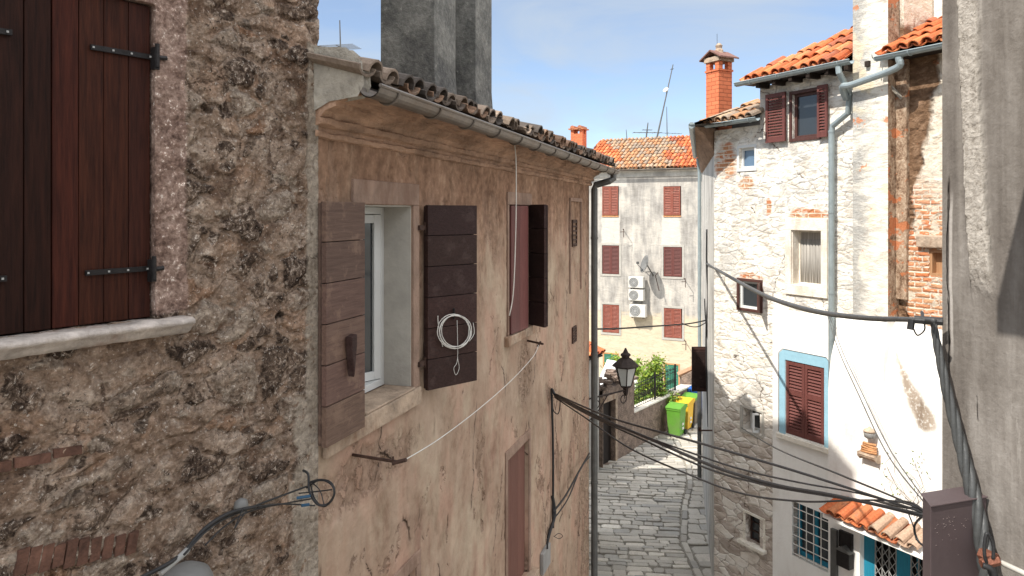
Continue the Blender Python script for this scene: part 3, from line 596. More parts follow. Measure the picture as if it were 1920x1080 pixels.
def extrude(mb, prof, s0, s1, m=0, t=(1, 1, 1), ends=True):
    n = len(prof); vs = [(s0, y, z) for y, z in prof]+[(s1, y, z) for y, z in prof]
    fs = [(i, i+n, (i+1) % n+n, (i+1) % n) for i in range(n)]
    if ends: fs += [tuple(reversed(range(n))), tuple(range(n, 2*n))]
    mb.add(vs, fs, m, t)
def holes_r(*a): return [tuple(q) for q in a]

# ================================================================ ground and paving
mb = MB(); gy = [(-300, -.035), (28.2, -.035), (33.5, -1.6), (500, -1.6)]
mb.add([(x, y, z) for y, z in gy for x in (-300, 300)], [(2*k, 2*k+1, 2*k+3, 2*k+2) for k in range(3)])
tag(mb.build('ground', M_['joint']), kind='structure')
CH = [(3.85, 13.5), (3.85, 15.6), (3.86, 16.2), (3.89, 17.3), (4.42, 19.45), (4.9, 20.9), (5.25, 22.5), (5.4, 25), (5.5, 31)]
def chx(y):
    for (xa, ya), (xb, yb) in zip(CH, CH[1:]):
        if y <= yb: return xa+(xb-xa)*max(0, (y-ya))/(yb-ya)
    return CH[-1][0]
mb = MB(); q = random.Random(3)
def stone(c, wx, wy, rot, tone=1.):
    n = 6; pts = []
    cr = q.uniform(.07, .22)*min(wx, wy); a, b = wx/2-.007, wy/2-.007
    base = [(-a+cr, -b), (a-cr, -b), (a, -b+cr), (a, b-cr), (a-cr, b), (-a+cr, b), (-a, b-cr), (-a, -b+cr)]
    base = [(x+q.gauss(0, .011), y+q.gauss(0, .011)) for x, y in base]; h = q.gauss(0, .005); tx, ty = q.gauss(0, .02), q.gauss(0, .025)
    cs, sn = math.cos(rot), math.sin(rot); vs = []
    for k, (sc, zz) in enumerate(((1, -.035), (.985, -.004), (.93, .006), (.6, .010))):
        for x, y in base:
            x, y = x*sc, y*sc; vs.append((c[0]+x*cs-y*sn, c[1]+x*sn+y*cs, zz+h+tx*x+ty*y))
    m = 8; fs = [(k*m+j, k*m+(j+1) % m, (k+1)*m+(j+1) % m, (k+1)*m+j) for k in range(3) for j in range(m)]+[tuple(range(3*m, 4*m))]
    r = q.random(); k = q.uniform(.82, 1.18)*tone
    col = (.46, .43, .38) if r < .5 else (.53, .49, .43) if r < .75 else (.38, .365, .335) if r < .92 else (.60, .56, .49)
    mb.add(vs, fs, 0, tuple(u*k for u in col))
y = 11.0
while y < 28:
    h = q.uniform(.13, .26); xr = chx(y); x = xr-.02; lim = -1.5 if y < 12 else 1.1 if y < 19 else 1.5
    while x > lim:
        wd = min(q.uniform(.2, .62), .8); tilt = -.10-.02*(xr-x); stone((x-wd/2, y+(xr-x)*.10+q.gauss(0, .012), 0), wd, h*q.uniform(.88, 1.04), tilt+q.gauss(0, .035)); x -= wd
    y += h
y = 11.0
while y < 27.8:       # the channel line of long stones
    h = q.uniform(.3, .55); a = math.atan2(chx(y+h)-chx(y), h)
    stone((chx(y+h/2)+.09, y+h/2, -.006), .15, h, -a, .88); y += h
y = 11.0
while y < 27.8:
    h = q.uniform(.16, .42); x = chx(y)+.18
    while x < chx(y)+2.2:
        wd = q.uniform(.25, .6); stone((x+wd/2, y-(x-chx(y))*.05, 0), wd, h, -.04+q.gauss(0, .03), .95); x += wd
    y += h
tag(mb.build('street_paving', M_['pave'], None, smooth=False), kind='structure')

# ================================================================ house A: brown rubble house with the board shutters
W = WA
A = empty('rubble_stone_house', 'brown rubble stone house filling the left edge with tall board shutters', 'house', W.loc, W.rz)
sR = W.s_(288); sM = W.s_(97); sL = 2*sM-sR; zs0 = W.z(284, 597); zs1 = W.z(288, 11)
mb = wall_mesh(-3.6, 0, 0, 10.8, [(sL, sR, zs0, zs1)], .2, (-1.75, 0, .0075), (5.5, 9.05, .0075), .22)
q = random.Random(5)
for i in range(10):      # rowlock of thin bricks at the bottom left
    xx = 38+i*23; yy = 1052-i*3.9; s_, z_ = W.at(xx, yy); hw = .021; hh = .048*q.uniform(.85, 1.1); t_ = q.uniform(.10, .22)
    mb.prism([(s_-hw-t_*hh, z_-hh), (s_+hw-t_*hh, z_-hh), (s_+hw+t_*hh, z_+hh), (s_-hw+t_*hh, z_+hh)], -.017, .03, 1, (1, 1, 1))
for (x0, x1, yy) in ((-30, 18, 880), (24, 92, 868), (98, 150, 850)):
    a = W.at(x0, yy); b = W.at(x1, yy-(x1-x0)*.16); mb.prism([(a[0], a[1]-.018), (b[0], b[1]-.018), (b[0], b[1]+.020), (a[0], a[1]+.020)], -.016, .03, 1)
M_['rowlock'] = mat_plain('dark_old_brick', (.105, .052, .036), .9, .5, 14, bump=1, dist=.01)
mb.build('wall', [M_['A'], M_['rowlock']], A)
shell('back_wall', W, -3.6, 0, 4, 0, 10.8, M_['shell'], A)
q = random.Random(2)
def leafA(s0, s1, xs_, name):
    mb = MB()
    for a, b in zip(xs_, xs_[1:]):
        k = q.uniform(.72, 1.22); mb.box(a+.0016, b-.0016, .018+q.uniform(0, .004), .05, zs0+.006, zs1-.004, 0, (k, k*q.uniform(.85, 1.1), k*q.uniform(.9, 1.15)))
    mb.box(s0, s1, .05, .07, zs0+.01, zs1-.01, 0, (.25, .25, .25))
    return mb.build('shutter', M_['wineA'], A, bevel=.0018)
def strap(par, pts, out=.012, w=.011):     # iron strap along photo points on the shutter, with rivets
    mb = MB(); a = W.at(*pts[0], -.012); b = W.at(*pts[1], -.012)
    mb.prism([(a[0], a[1]-w), (b[0], b[1]-w), (b[0], b[1]+w), (a[0], a[1]+w)], .006, .018)
    for f_ in (.03, .33, .62, .93):
        mb.lathe([(.005, 0), (.004, .003)], (0, 0, 0), 6) if False else mb.box(a[0]+(b[0]-a[0])*f_-.004, a[0]+(b[0]-a[0])*f_+.004, .003, .006, a[1]+(b[1]-a[1])*f_-.004, a[1]+(b[1]-a[1])*f_+.004, 1)
    return mb.build('hinge', [M_['iron'], M_['acg']], par)
ra = [W.s_(x, -.02) for x in (98, 148, 195, 241)]+[sR-.004]
lf = leafA(sM, sR, ra, 'r'); strap(lf, ((170, 88), (288, 108))); strap(lf, ((160, 512), (283, 503)))
dl = ra[-1]-ra[0]; la = [sL+.004]+[ra[0]-(v-ra[0]) for v in reversed(ra[1:-1])]+[ra[0]-.005]
M_['wineA2'] = mat_wood('darker_brown_boards', (.010, .0040, .0026), (.032, .0115, .007), 1, .62, spec=.12)
lf2 = leafA(sL, sM, la, 'l'); lf2.data.materials[0] = M_['wineA2']; strap(lf2, ((-120, 42), (22, 61))); strap(lf2, ((-120, 530), (12, 522)))
for (x, y) in ((290, 108), (284, 505)):
    a = W.at(x, y); mb = MB(); mb.box(a[0]-.012, a[0]+.012, -.02, .012, a[1]-.055, a[1]+.045); mb.tube([(a[0], -.02, a[1]-.045), (a[0], -.02, a[1]+.06)], .010, 8); mb.tube([(a[0]+.005, -.01, a[1]), (a[0]+.05, -.012, a[1]+.004)], .011, 6); mb.build('hinge_pintle', M_['iron'], A)
mb = MB(); z_ = zs0; e = W.s_(343)
prof = [(.05, z_), (-.075, z_-.006), (-.095, z_-.014), (-.098, z_-.028), (-.088, z_-.036), (-.078, z_-.040), (-.06, z_-.066), (-.035, z_-.082), (.05, z_-.09)]
n_ = 40; 
for k in range(n_):
    a = -2.6+(e+2.6)*k/n_; b = -2.6+(e+2.6)*(k+1)/n_
q = random.Random(9); vs = []; xs_ = lines(-2.6, e, [], .05); m_ = len(prof)
for x in xs_: vs += [(x, y+q.gauss(0, .0016), z+q.gauss(0, .0016)) for y, z in prof]
mb.add(vs, [(i*m_+j, (i+1)*m_+j, (i+1)*m_+(j+1) % m_, i*m_+(j+1) % m_) for i in range(len(xs_)-1) for j in range(m_)]+[tuple(range(m_)), tuple(reversed(range((len(xs_)-1)*m_, len(xs_)*m_)))])
mb.build('window_sill', M_['sillA'], A, smooth=True)

# ================================================================ house B: pinkish plastered house
W = WB; LB = W.s_(1105)
B = empty('pink_plaster_house', 'faded pink plastered house with dark shutters and a long sagging gutter', 'house', W.loc, W.rz)
w1 = (W.s_(677), W.s_(772), W.z(772, 729), W.z(772, 385)); w2 = (W.s_(953), W.s_(994), W.z(994, 608), W.z(994, 385))
w3 = (W.s_(951), W.s_(991), 3.6, W.z(991, 822)); w4 = (W.s_(690), W.s_(779), 3.7, W.z(779, 1062))
ZE = EYE+.66
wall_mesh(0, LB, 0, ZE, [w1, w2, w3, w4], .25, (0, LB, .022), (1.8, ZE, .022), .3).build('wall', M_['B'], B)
shell('back_wall', W, .02, LB, 3.2, 0, ZE+.02, M_['shell'], B)
mb = MB(); prc = [(0, ZE-.235), (-.022, ZE-.228), (-.026, ZE-.20), (-.012, ZE-.19), (-.012, ZE-.168), (-.05, ZE-.158), (-.055, ZE-.125), (-.042, ZE-.118), (-.07, ZE-.085), (-.125, ZE-.06), (-.135, ZE-.062), (-.140, ZE-.038), (-.175, ZE-.03), (-.18, ZE-.012), (-.27, ZE-.004), (-.27, ZE+.03), (0, ZE+.03)]; np_ = len(prc)
xs_ = lines(-.02, LB+.12, [], .09); qq = random.Random(3); vs = []
for x in xs_:
    for k, (y, z) in enumerate(prc): vs.append((x, y+(qq.gauss(0, .004) if 0 < k < 13 else 0), z+(qq.gauss(0, .0035) if 0 < k < 13 else 0)))
mb.add(vs, [(i*np_+j, (i+1)*np_+j, (i+1)*np_+(j+1) % np_, i*np_+(j+1) % np_) for i in range(len(xs_)-1) for j in range(np_)]+[tuple(range(np_)), tuple(reversed(range((len(xs_)-1)*np_, len(xs_)*np_)))])
mb.build('cornice', M_['stucco'], B)
mb = MB(); extrude(mb, [(.1, ZE-.12), (-.02, ZE-.06), (-.10, ZE-.02), (-.27, ZE+.0), (-.30, ZE+.05), (-.29, ZE+.16), (-.20, ZE+.235), (.1, ZE+.26)], -.03, .05)
mb.build('gable_stub', M_['stub'], B, bevel=.02)
mb = tile_roof(.0, LB+.25, 3.4, .30, ZE+.07, -.33, 'old', .078, .185, .38, seed=4, jit=.016)
mb.build('roof', M_['oldtile'], B, solid=.014)
mb = MB(); mb.slab([(.06, -.28), (LB+.2, -.28), (LB+.2, 3.2), (.06, 3.2)], ZE+.032, ZE+.05); mb.build('roof_board', M_['door'], B)
mb = MB(); gs = W.s_(690, .33)-.03; ge = W.s_(1150, .33)
arc_gutter(mb, gs, ge, -.355, ZE+.035, .066, 10, joints=[gs+.22+.62*i for i in range(13)], slope=-.004)
mb.build('gutter', M_['zinc'], B)
mb = MB(); zt = ZE-.02
mb.tube([(LB+.12, -.355, zt), (LB+.12, -.355, zt-.10), (LB+.08, -.30, zt-.14), (LB+.05, -.09, zt-.20), (LB+.045, -.07, zt-.27), (LB+.045, -.07, 0)], .052, 12)
for z_ in (7.2, 5.4, 3.4, 1.6): mb.tube([(LB+.045, -.07, z_), (LB+.045, -.07, z_+.03)], .058, 12)
mb.build('downspout', M_['zincD'], B, smooth=False)
# chimneys
def stackB(x0, x1):
    ya = 7.11 if x0 < 800 else 8.2
    s0 = (Vector((-.721 if x0 < 800 else -.38, ya))-W.O).dot(W.d); y0 = .52; mb = MB(); q = random.Random(x0)
    H = [(ZE+.05, .13), (ZE+.28, .07), (ZE+.5, .022), (ZE+.75, .0), (12.0, 0)]
    vs = []; nn = 24
    for z_, f_ in H:
        for (a, b) in ((0, 0), (1, 0), (1, 1), (0, 1)):
            vs.append((s0+(.55+f_ if a else 0), y0+(.57+f_ if b else -f_*.5), z_))
    fs = [(k*4+j, k*4+(j+1) % 4, (k+1)*4+(j+1) % 4, (k+1)*4+j) for k in range(len(H)-1) for j in range(4)]+[tuple(range((len(H)-1)*4, len(H)*4))]
    mb.add(vs, fs); mb.box(s0-.06, s0+.61, y0-.06, y0+.63, 12.0, 12.08)
    o = mb.build('chimney_stack', M_['chim'], B, bevel=.008)
stackB(717, 858); stackB(860, 922)
# surrounds
M_['surB'] = mat_plain('pale_pink_surround', (.27, .185, .14), .9, .25, 6, bump=1, dist=.014, stretch=(1, 1, .6), dirt=(.17, .10, .07))
def surround(par, o, wl, wr, wt, wb, out, mat, name='window_surround', lb=0):
    mb = MB(); a, b, c, d = o
    if wt: mb.box(a-wl, b+wr, -out, .01, d, d+wt)
    if wl: mb.box(a-wl, a-.001, -out, .01, c, d-.001)
    if wr: mb.box(b+.001, b+wr, -out, .01, c, d-.001)
    if wb: mb.box(a-wl-lb, b+wr, -out-.004, .01, c-wb, c-.001)
    return mb.build(name, mat, par, bevel=.005)
surround(B, w1, .12, .10, .155, 0, .016, M_['surB'])
mb = MB(); a, b, c, d = w1; zz = c
mb.prism([(W.s_(603), zz-.13), (b+.10, zz-.125), (b+.10, zz-.001), (W.s_(603), zz-.001)], -.035, -.001); mb.box(a+.002, b-.002, -.034, .215, zz+.001, zz+.018); mb.build('window_sill', M_['sill'], B, bevel=.008)
# white reveal lining and plastic window
mb = MB(); mb.box(b-.012, b-.0005, .004, .29, c+.02, d-.001); mb.box(a, b-.013, .004, .29, d-.012, d-.0005); mb.box(a+.0005, a+.012, .004, .29, c+.02, d-.013); mb.build('reveal_lining', M_['revealw'], B)
o = (a+.013, b-.013, c+.02, d-.013); mb = MB(); frame(mb, *o, .215, .275, .05); f = mb.build('window', M_['pvc'], B, bevel=.004)
mb = MB(); mb.M = Matrix.Translation((o[1]-.05, .225, 0)) @ Matrix.Rotation(R(-22), 4, 'Z'); wd = (o[1]-o[0])/2-.03
frame(mb, -wd, 0, o[2]+.055, o[3]-.055, -.01, .04, .06); mb.build('sash', M_['pvc'], f, bevel=.004)
mb = MB(); mb.M = Matrix.Translation((o[1]-.05, .225, 0)) @ Matrix.Rotation(R(-22), 4, 'Z'); mb.box(-wd+.05, -.05, .012, .02, o[2]+.11, o[3]-.11); mb.build('pane', M_['glass'], f)
mb = MB(); frame(mb, o[0]+.03, (o[0]+o[1])/2, o[2]+.045, o[3]-.045, .225, .265, .055); mb.build('sash', M_['pvc'], f)
mb = MB(); mb.box(o[0]+.08, (o[0]+o[1])/2-.05, .24, .248, o[2]+.095, o[3]-.095); mb.build('pane', M_['glass'], f)
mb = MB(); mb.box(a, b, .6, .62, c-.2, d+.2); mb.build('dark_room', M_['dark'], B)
zl0 = W.z(677, 800, .05); zl1 = W.z(677, 379, .05)
s1_ = board_shutter(B, (W.s_(677, .05), -.045), 0, W.s_(604, .05)-W.s_(677, .05), zl0, zl1, M_['wineB'], 6)
s1_['label'] = 'sun bleached shutter lying flat against the wall'
mb = MB(); a_ = W.at(652, 640, .08); mb.prism([(a_[0]-.028, a_[1]+.03), (a_[0]-.022, a_[1]-.06), (a_[0]+.004, a_[1]-.21), (a_[0]+.034, a_[1]-.03), (a_[0]+.036, a_[1]+.04)], -.125, -.078); mb.build('shutter_hook', M_['wineD'], B, bevel=.006)
hs = W.s_(795, .02); z0_ = EYE-330/F*5.6; z1_ = EYE+16/F*5.6
s2_ = board_shutter(B, (hs, -.03), R(-28), .49, z0_, z1_, M_['wineD'], 6); s2_['label'] = 'dark shutter standing open with a coil of white wire on it'
mb = MB()
for zz in (z1_-.17, z0_+.21): mb = MB(); mb.box(hs-.10, hs+.01, -.035, -.012, zz-.018, zz+.018); mb.tube([(hs, -.03, zz-.04), (hs, -.03, zz+.04)], .012, 8); mb.build('hinge', M_['rust'], s2_)
# window 2
surround(B, w2, .05, .03, .13, 0, .014, M_['surB'])
a, b, c, d = w2
mb = MB(); mb.box(a-.12, b+.08, -.05, .2, c-.1, c-.001); mb.build('window_sill', M_['sill'], B, bevel=.01)
s3 = board_shutter(B, (a+.005, .0), R(-4), (b-a)*.62, c+.01, d-.01, M_['maroon'], 2, False); s3['label'] = 'maroon shutter pulled half across the narrow window'
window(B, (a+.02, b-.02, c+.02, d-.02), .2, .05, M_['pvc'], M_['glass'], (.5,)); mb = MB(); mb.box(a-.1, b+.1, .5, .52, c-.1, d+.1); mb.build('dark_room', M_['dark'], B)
s4 = board_shutter(B, (b+.005, -.01), R(-130), .30, c+.0, d+.01, M_['wineD'], 5); s4['label'] = 'dark shutter sticking straight out from the wall'
# lower openings
for o, wl in ((w3, .07), (w4, .08)):
    surround(B, o, wl, wl, .10, 0, .012, M_['surB']); mb = MB(); k = 3 if o is w3 else 4
    for i in range(k): t_ = rnd.uniform(.85, 1.1); mb.box(o[0]+(o[1]-o[0])*i/k+.001, o[0]+(o[1]-o[0])*(i+1)/k-.001, .045, .08, o[2], o[3]-.004, 0, (t_,)*3)
    mb.build('shutter', mat_wood('russet_board_paint', (.12, .05, .036), (.18, .08, .06), 1, .7) if o is w3 else M_['wineB'], B, bevel=.002)
mb = MB(); mb.box(w3[0]-.12, w3[1]+.14, -.09, .02, w3[2]-.09, w3[2]); mb.build('window_sill', M_['sill'], B, bevel=.006)
# walled up niche with a vent grille, second vent
o = rc(W, 1068, 378, 1088, 546); mb = MB(); mb.box(o[0]-.02, o[1]+.02, -.022, .01, o[3], o[3]+.05); mb.box(o[1], o[1]+.03, -.02, .01, o[2], o[3]-.001); mb.box(o[0]-.02, o[0], -.02, .01, o[2], o[3]-.001); mb.build('blind_niche_frame', M_['surB'], B, bevel=.004)
for r_ in ((1072, 412, 1080, 462), (1072, 612, 1079, 642)):
    o = rc(W, *r_); mb = MB(); frame(mb, *o, -.02, .0, .012)
    n_ = 6
    for i in range(n_): zc = o[2]+(o[3]-o[2])*(i+.5)/n_; mb.box(o[0]+.012, o[1]-.012, -.017, -.006, zc-.012, zc+.012)
    mb.build('vent_grille', M_['rust'], B)

# hidden house behind B: keeps the near end of the lane in shade
def blockhouse(name, label, poly, z, mat, roofk='old'):
    c = Vector((sum(p[0] for p in poly)/len(poly), sum(p[1] for p in poly)/len(poly)))
    E = empty(name, label, 'house', (c.x, c.y, 0)); P = [(p[0]-c.x, p[1]-c.y) for p in poly]
    mb = MB(); mb.slab(P, 0, z); mb.build('wall', mat, E)
    mb = MB(); mb.slab([(x*1.01, y*1.01) for x, y in P], z+.003, z+.12, 0, (.2, .16, .12)); mb.build('roof', M_['oldtile'], E); return E
blockhouse('grey_lane_house', 'plain rendered house tucked behind the far end of the pink house', [(-6, 13.6), (1.17, 12.0), (1.80, 18.0), (-6, 18.0)], 8.45, M_['S'])

blockhouse('unseen_tall_house', 'unseen tall house added to shade the chimneys of the pink house', [(-1.95, 6.05), (-1.95, 7.3), (-2.6, 8.2), (-5, 8.2), (-4.2, 6.6)], 14.5, M_['S'])  # out of view; added and sized so its shadow covers the chimney fronts
# ================================================================ house C: limewashed stone house on the right
W = WC
Cc = empty('limewashed_stone_house', 'tall limewashed stone house with small odd windows and a red brick chimney', 'house', W.loc, W.rz)
sU = W.s_(1425); sE = W.s_(1603)
top = (W.s_(1486), W.s_(1534), W.z(1510, 258), W.z(1510, 173)); cur = (W.s_(1485), W.s_(1541), W.z(1513, 536), W.z(1513, 432))
tiny = (W.s_(1386), W.s_(1415), W.z(1400, 316), W.z(1400, 277)); brn = (W.s_(1386), W.s_(1427), W.z(1407, 580), W.z(1407, 527))
wsm = (W.s_(1393), W.s_(1429), W.z(1411, 811), W.z(1411, 769)); lo = (W.s_(1398), W.s_(1431), W.z(1415, 1021), W.z(1415, 969))
blu = (W.s_(1476), W.s_(1549), W.z(1476, 811), W.z(1476, 674)); gri = (W.s_(1488), W.s_(1556), W.z(1488, 1040), W.z(1488, 938))
fz = (3.0, 9.85, .035)
wall_mesh(0, sU, 0, 9.2, [tiny, brn, wsm, lo], .25, (0, sU, .03), (2.2, 9.2, .03), .28).build('wall', M_['C'], Cc)
wall_mesh(sU, sE, 0, 9.88, [top, cur, blu, gri], .25, (sU, sE, .03), (2.2, 9.88, .03), .28).build('wall', M_['C'], Cc)
shell('back_wall', W, sU, sE, 3.6, 0, 9.86, M_['shell'], Cc); 
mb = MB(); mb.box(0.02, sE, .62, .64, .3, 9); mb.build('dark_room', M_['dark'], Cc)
# side wall along the lane
m4 = MB(); L_ = 6.97; 
def S2C(P): return W.loc_of(P)
vs = [S2C(WS.w(-L_, 0, 0)), S2C(WS.w(0, 0, 0)), S2C(WS.w(0, 0, 9.2)), S2C(WS.w(-L_, 0, 9.2))]
vb = [S2C(WS.w(-L_, -4, 0)), S2C(WS.w(-L_, -4, 9.2)), S2C(WS.w(0, -4, 9.2))]
m4.add(vs+vb, [(0, 1, 2, 3), (4, 0, 3, 5), (3, 2, 6, 5)]); m4.build('side_wall', M_['S'], Cc)
# white painted lower wall
zwh = W.z(1500, 586); sw = W.s_(1449, .03)
mb = wall_mesh(sw, sE, 0, zwh, [blu, gri], .12, depth=.035, y=-.035); mb.add([(sw, -.035, 0), (sw, -.035, zwh), (sw, .03, zwh), (sw, .03, 0)], [(0, 1, 2, 3)]); mb.add([(sw, -.035, zwh), (sE, -.035, zwh), (sE, .03, zwh), (sw, .03, zwh)], [(0, 1, 2, 3)])
mb.build('white_plaster_coat', M_['white'], Cc)
# upper roof with hip
ze = EYE+2.34
mb = tile_roof(W.s_(1383, .3), sE+.1, 3.2, .60, ze, -.34, 'new', .085, .20, .37, clip=lambda x, v: x > W.s_(1383, .3)+v*1.0, seed=6)
mb.build('roof', M_['tile'], Cc, solid=.013)
mb = MB(); x0 = W.s_(1383, .3)+.1; mb.add([(x0, -.3, ze+.02), (sE, -.3, ze+.02), (sE, 3, ze+2.0), (x0+3.2, 3, ze+2.0)], [(0, 1, 2, 3)]); mb.add([(x0, -.3, ze-.03), (sE, -.3, ze-.03), (sE, .0, ze-.03), (x0, .0, ze-.03), (x0+3.2, 3, ze-.03)], [(3, 2, 1, 0)]); mb.add([(x0, -.3, ze-.03), (x0+3.2, 3, ze-.03), (x0+3.2, 3, ze+2), (x0, -.3, ze+.02)], [(3, 2, 1, 0)]); mb.build('roof_board', M_['door'], Cc)
mb = MB()
for i in range(7): xx = x0+.3+i*.36; mb.box(xx, xx+.07, -.27, .02, ze-.12, ze-.035, 0, (1.2, 1.1, 1))
mb.build('rafter_ends', M_['door'], Cc)
mb = MB(); arc_gutter(mb, W.s_(1381, .42), W.s_(1597, .42), -.42, ze-.005, .065, 10, joints=[W.s_(1381, .42)+.35+.6*i for i in range(5)]); mb.box(W.s_(1381, .42), W.s_(1381, .42)+.01, -.48, -.36, ze-.06, ze)
mb.build('gutter', M_['zincC'], Cc)
# lower roof over the left corner
zl = EYE+1.68
xl = W.s_(1303, .2)
mb = tile_roof(xl, sU+.12, 2.2, .42, zl, -.28, lambda x, v: 'buff', .085, .20, .37, clip=lambda x, v: x > xl+v*.6 and x < sU+.2+v*.1, seed=8)
mb.build('roof', M_['tile'], Cc, solid=.013)
mb = MB(); mb.add([(xl+.05, -.25, zl+.01), (sU, -.25, zl+.01), (sU, 2, zl+.96), (xl+1.4, 2, zl+.96)], [(0, 1, 2, 3)])
gA = S2C(px(1291, 236, 14.0)); gB = S2C((5.22, 21.3, zl+EYE-EYE)); e0 = S2C(WS.w(0, 0, 9.2)); e1 = S2C(WS.w(-L_, 0, 9.2))
mb.add([(gA[0], gA[1], zl-.02), (sU, -.25, zl-.02), (sU, .01, zl-.02), e0[:2]+(zl-.02,), e1[:2]+(zl-.02,), gB[:2]+(zl-.02,)], [(5, 4, 3, 0), (3, 2, 1, 0)])
mb.add([(gA[0], gA[1], zl-.015), gB[:2]+(zl-.015,), (gB[0]+3, gB[1]+1, zl+.9), (xl+1.4, 2, zl+.96)], [(0, 3, 2, 1)])
mb.build('roof_board', M_['door'], Cc)
for i in range(16):      # curved brick corbels under the side eave
    mb = MB(); f_ = i/16; p = Vector(e0).lerp(Vector(e1), f_+.02); o_ = Vector((gA[0], gA[1], 0)).lerp(Vector(gB), f_+.02); dv = Vector((o_.x-p.x, o_.y-p.y, 0)); n_ = dv.normalized(); t_ = Vector((-n_.y, n_.x, 0))*.05
    pr = [p+Vector((0, 0, zl-9.2-.55)), p+n_*.04+Vector((0, 0, zl-9.2-.5)), p+dv*.45+Vector((0, 0, zl-9.2-.16)), p+dv*.85+Vector((0, 0, zl-9.2-.025)), p+Vector((0, 0, zl-9.2-.025))]
    k = len(pr); mb.add([tuple(v-t_) for v in pr]+[tuple(v+t_) for v in pr], [tuple(range(k)), tuple(reversed(range(k, 2*k)))]+[(j, j+k, (j+1) % k+k, (j+1) % k) for j in range(k)]); mb.build('eave_corbel', M_['corbel'], Cc)
mb = MB(); arc_gutter(mb, gA[0], W.s_(1424, .3), -.34, zl+.0, .06, 10, joints=[gA[0]+.5, gA[0]+1.1]); 
v1 = Vector((gA[0]+.03, gA[1]+.05, zl-.03)); v2 = Vector((gB[0], gB[1], zl-.05)); mb.tube([v1, v2], .062, 10)
mb.build('gutter', M_['zincC'], Cc)
mb = MB(); p0 = S2C((5.30, 21.32, zl-.1)); p1 = S2C((5.36, 21.34, zl-.5)); mb.tube([p0, p1, (p1[0], p1[1], 3.2)], .05, 10); mb.build('downspout', M_['zincC'], Cc)
mb = MB(); mb.tube([(p1[0], p1[1], 3.25), (p1[0], p1[1], 0)], .062, 10); mb.build('downspout', M_['zincD'], Cc)
# brick chimney
mb = MB(); c_ = S2C(px(1348, 200, 15.6)); hw = .185; z0 = 9.3; zz = EYE+(400-118)/F*15.6
def cbox(mb, c, hx, hy, z0, z1, m=0, t=(1, 1, 1)): mb.box(c[0]-hx, c[0]+hx, c[1]-hy, c[1]+hy, z0, z1, m, t)
cbox(mb, c_, hw, hw, z0, zz-.16)
for sx in (-1, 1):
    for sy in (-1, 1): mb.box(*sorted((c_[0]+sx*hw, c_[0]+sx*.08)), *sorted((c_[1]+sy*hw, c_[1]+sy*.08)), zz-.16, zz)
cbox(mb, c_, hw+.02, hw+.02, zz-.20, zz-.162)
ch = mb.build('chimney', M_['brick'], Cc)
mb = MB(); cbox(mb, c_, hw+.03, hw+.03, zz+.002, zz+.10); mb.lathe([(hw*.6, 0), (hw*.5, .05), (.09, .1), (.06, .14), (.075, .2), (.03, .25)], (c_[0], c_[1], zz+.16), 10); mb.build('chimney_cap', M_['sill'], ch)
mb = MB()
for sx in (-1, 1):
    mb.add([(c_[0], c_[1]-.26, zz+.25), (c_[0], c_[1]+.26, zz+.25), (c_[0]+sx*.31, c_[1]+.26, zz+.08), (c_[0]+sx*.31, c_[1]-.26, zz+.08), (c_[0], c_[1]-.26, zz+.22), (c_[0], c_[1]+.26, zz+.22), (c_[0]+sx*.31, c_[1]+.26, zz+.05), (c_[0]+sx*.31, c_[1]-.26, zz+.05)], [(0, 1, 2, 3), (7, 6, 5, 4), (0, 3, 7, 4), (3, 2, 6, 7), (2, 1, 5, 6)], 0, (.22, .12, .10))
mb.tube([(c_[0]-.05, c_[1], zz+.3), (c_[0]-.055, c_[1], zz+.62)], .006, 4, 0, (.05, .05, .05)); mb.build('chimney_cowl', M_['oldtile'], ch)
# windows of house C
f = window(Cc, top, .05, .05, M_['brownfr'], M_['glass']); mb = MB(); mb.box(top[0]+.05, top[1]-.05, .11, .12, top[2]+.05, top[3]-.18); mb.build('blind', M_['cglassd'], f)
mb = MB(); frame(mb, top[0]-.06, top[1]+.06, top[2]-.05, top[3]+.05, -.02, .05, .055); mb.build('window_frame', M_['brownfr'], Cc, bevel=.004)
for (s0, s1) in ((W.s_(1441), W.s_(1478)), (W.s_(1534, .05), W.s_(1553, .05))):
    mb = MB(); louvre(mb, s0, s1, top[2]-.03, top[3]+.06, -.05, 1, False, .05); mb.build('shutter', M_['maroon'], Cc)
window(Cc, tiny, .06, .045, M_['pvc'], M_['glasssky'])
surround(Cc, tiny, .05, .05, .05, .05, .012, M_['pvc'], 'window_frame')
f = window(Cc, brn, .03, .05, M_['pvc'], M_['glass'], ()); surround(Cc, (brn[0]+.01, brn[1]-.01, brn[2]+.01, brn[3]-.01), .05, .05, .05, .05, .03, M_['brownfr'], 'window_frame')
mb = MB(); mb.M = Matrix.Translation((brn[1]+.02, -.03, 0)) @ Matrix.Rotation(R(-55), 4, 'Z'); mb.box(0, .30, -.02, 0, brn[2], brn[3]); mb.build('shutter', M_['brownfr'], Cc)
surround(Cc, wsm, .06, .05, .04, .05, .02, M_['revealw'], 'window_surround'); f = window(Cc, (wsm[0]+.02, wsm[1]-.05, wsm[2]+.01, wsm[3]-.01), .17, .035, M_['pvc'], M_['glass'])
mb = MB(); mb.M = Matrix.Translation((wsm[1]-.05, .16, 0)) @ Matrix.Rotation(R(70), 4, 'Z'); frame(mb, -.26, 0, wsm[2]+.03, wsm[3]-.03, 0, .03, .035); mb.build('open_sash', M_['pvc'], f)
surround(Cc, lo, .05, .05, .05, 0, .015, M_['pier'], 'window_surround'); window(Cc, lo, .12, .025, M_['rust'], M_['glass'], (.5,), (.33, .66))
mb = MB(); mb.box(lo[0]-.12, lo[1]+.08, -.10, .05, lo[2]-.07, lo[2]); mb.build('window_sill', M_['pier'], Cc, bevel=.01)
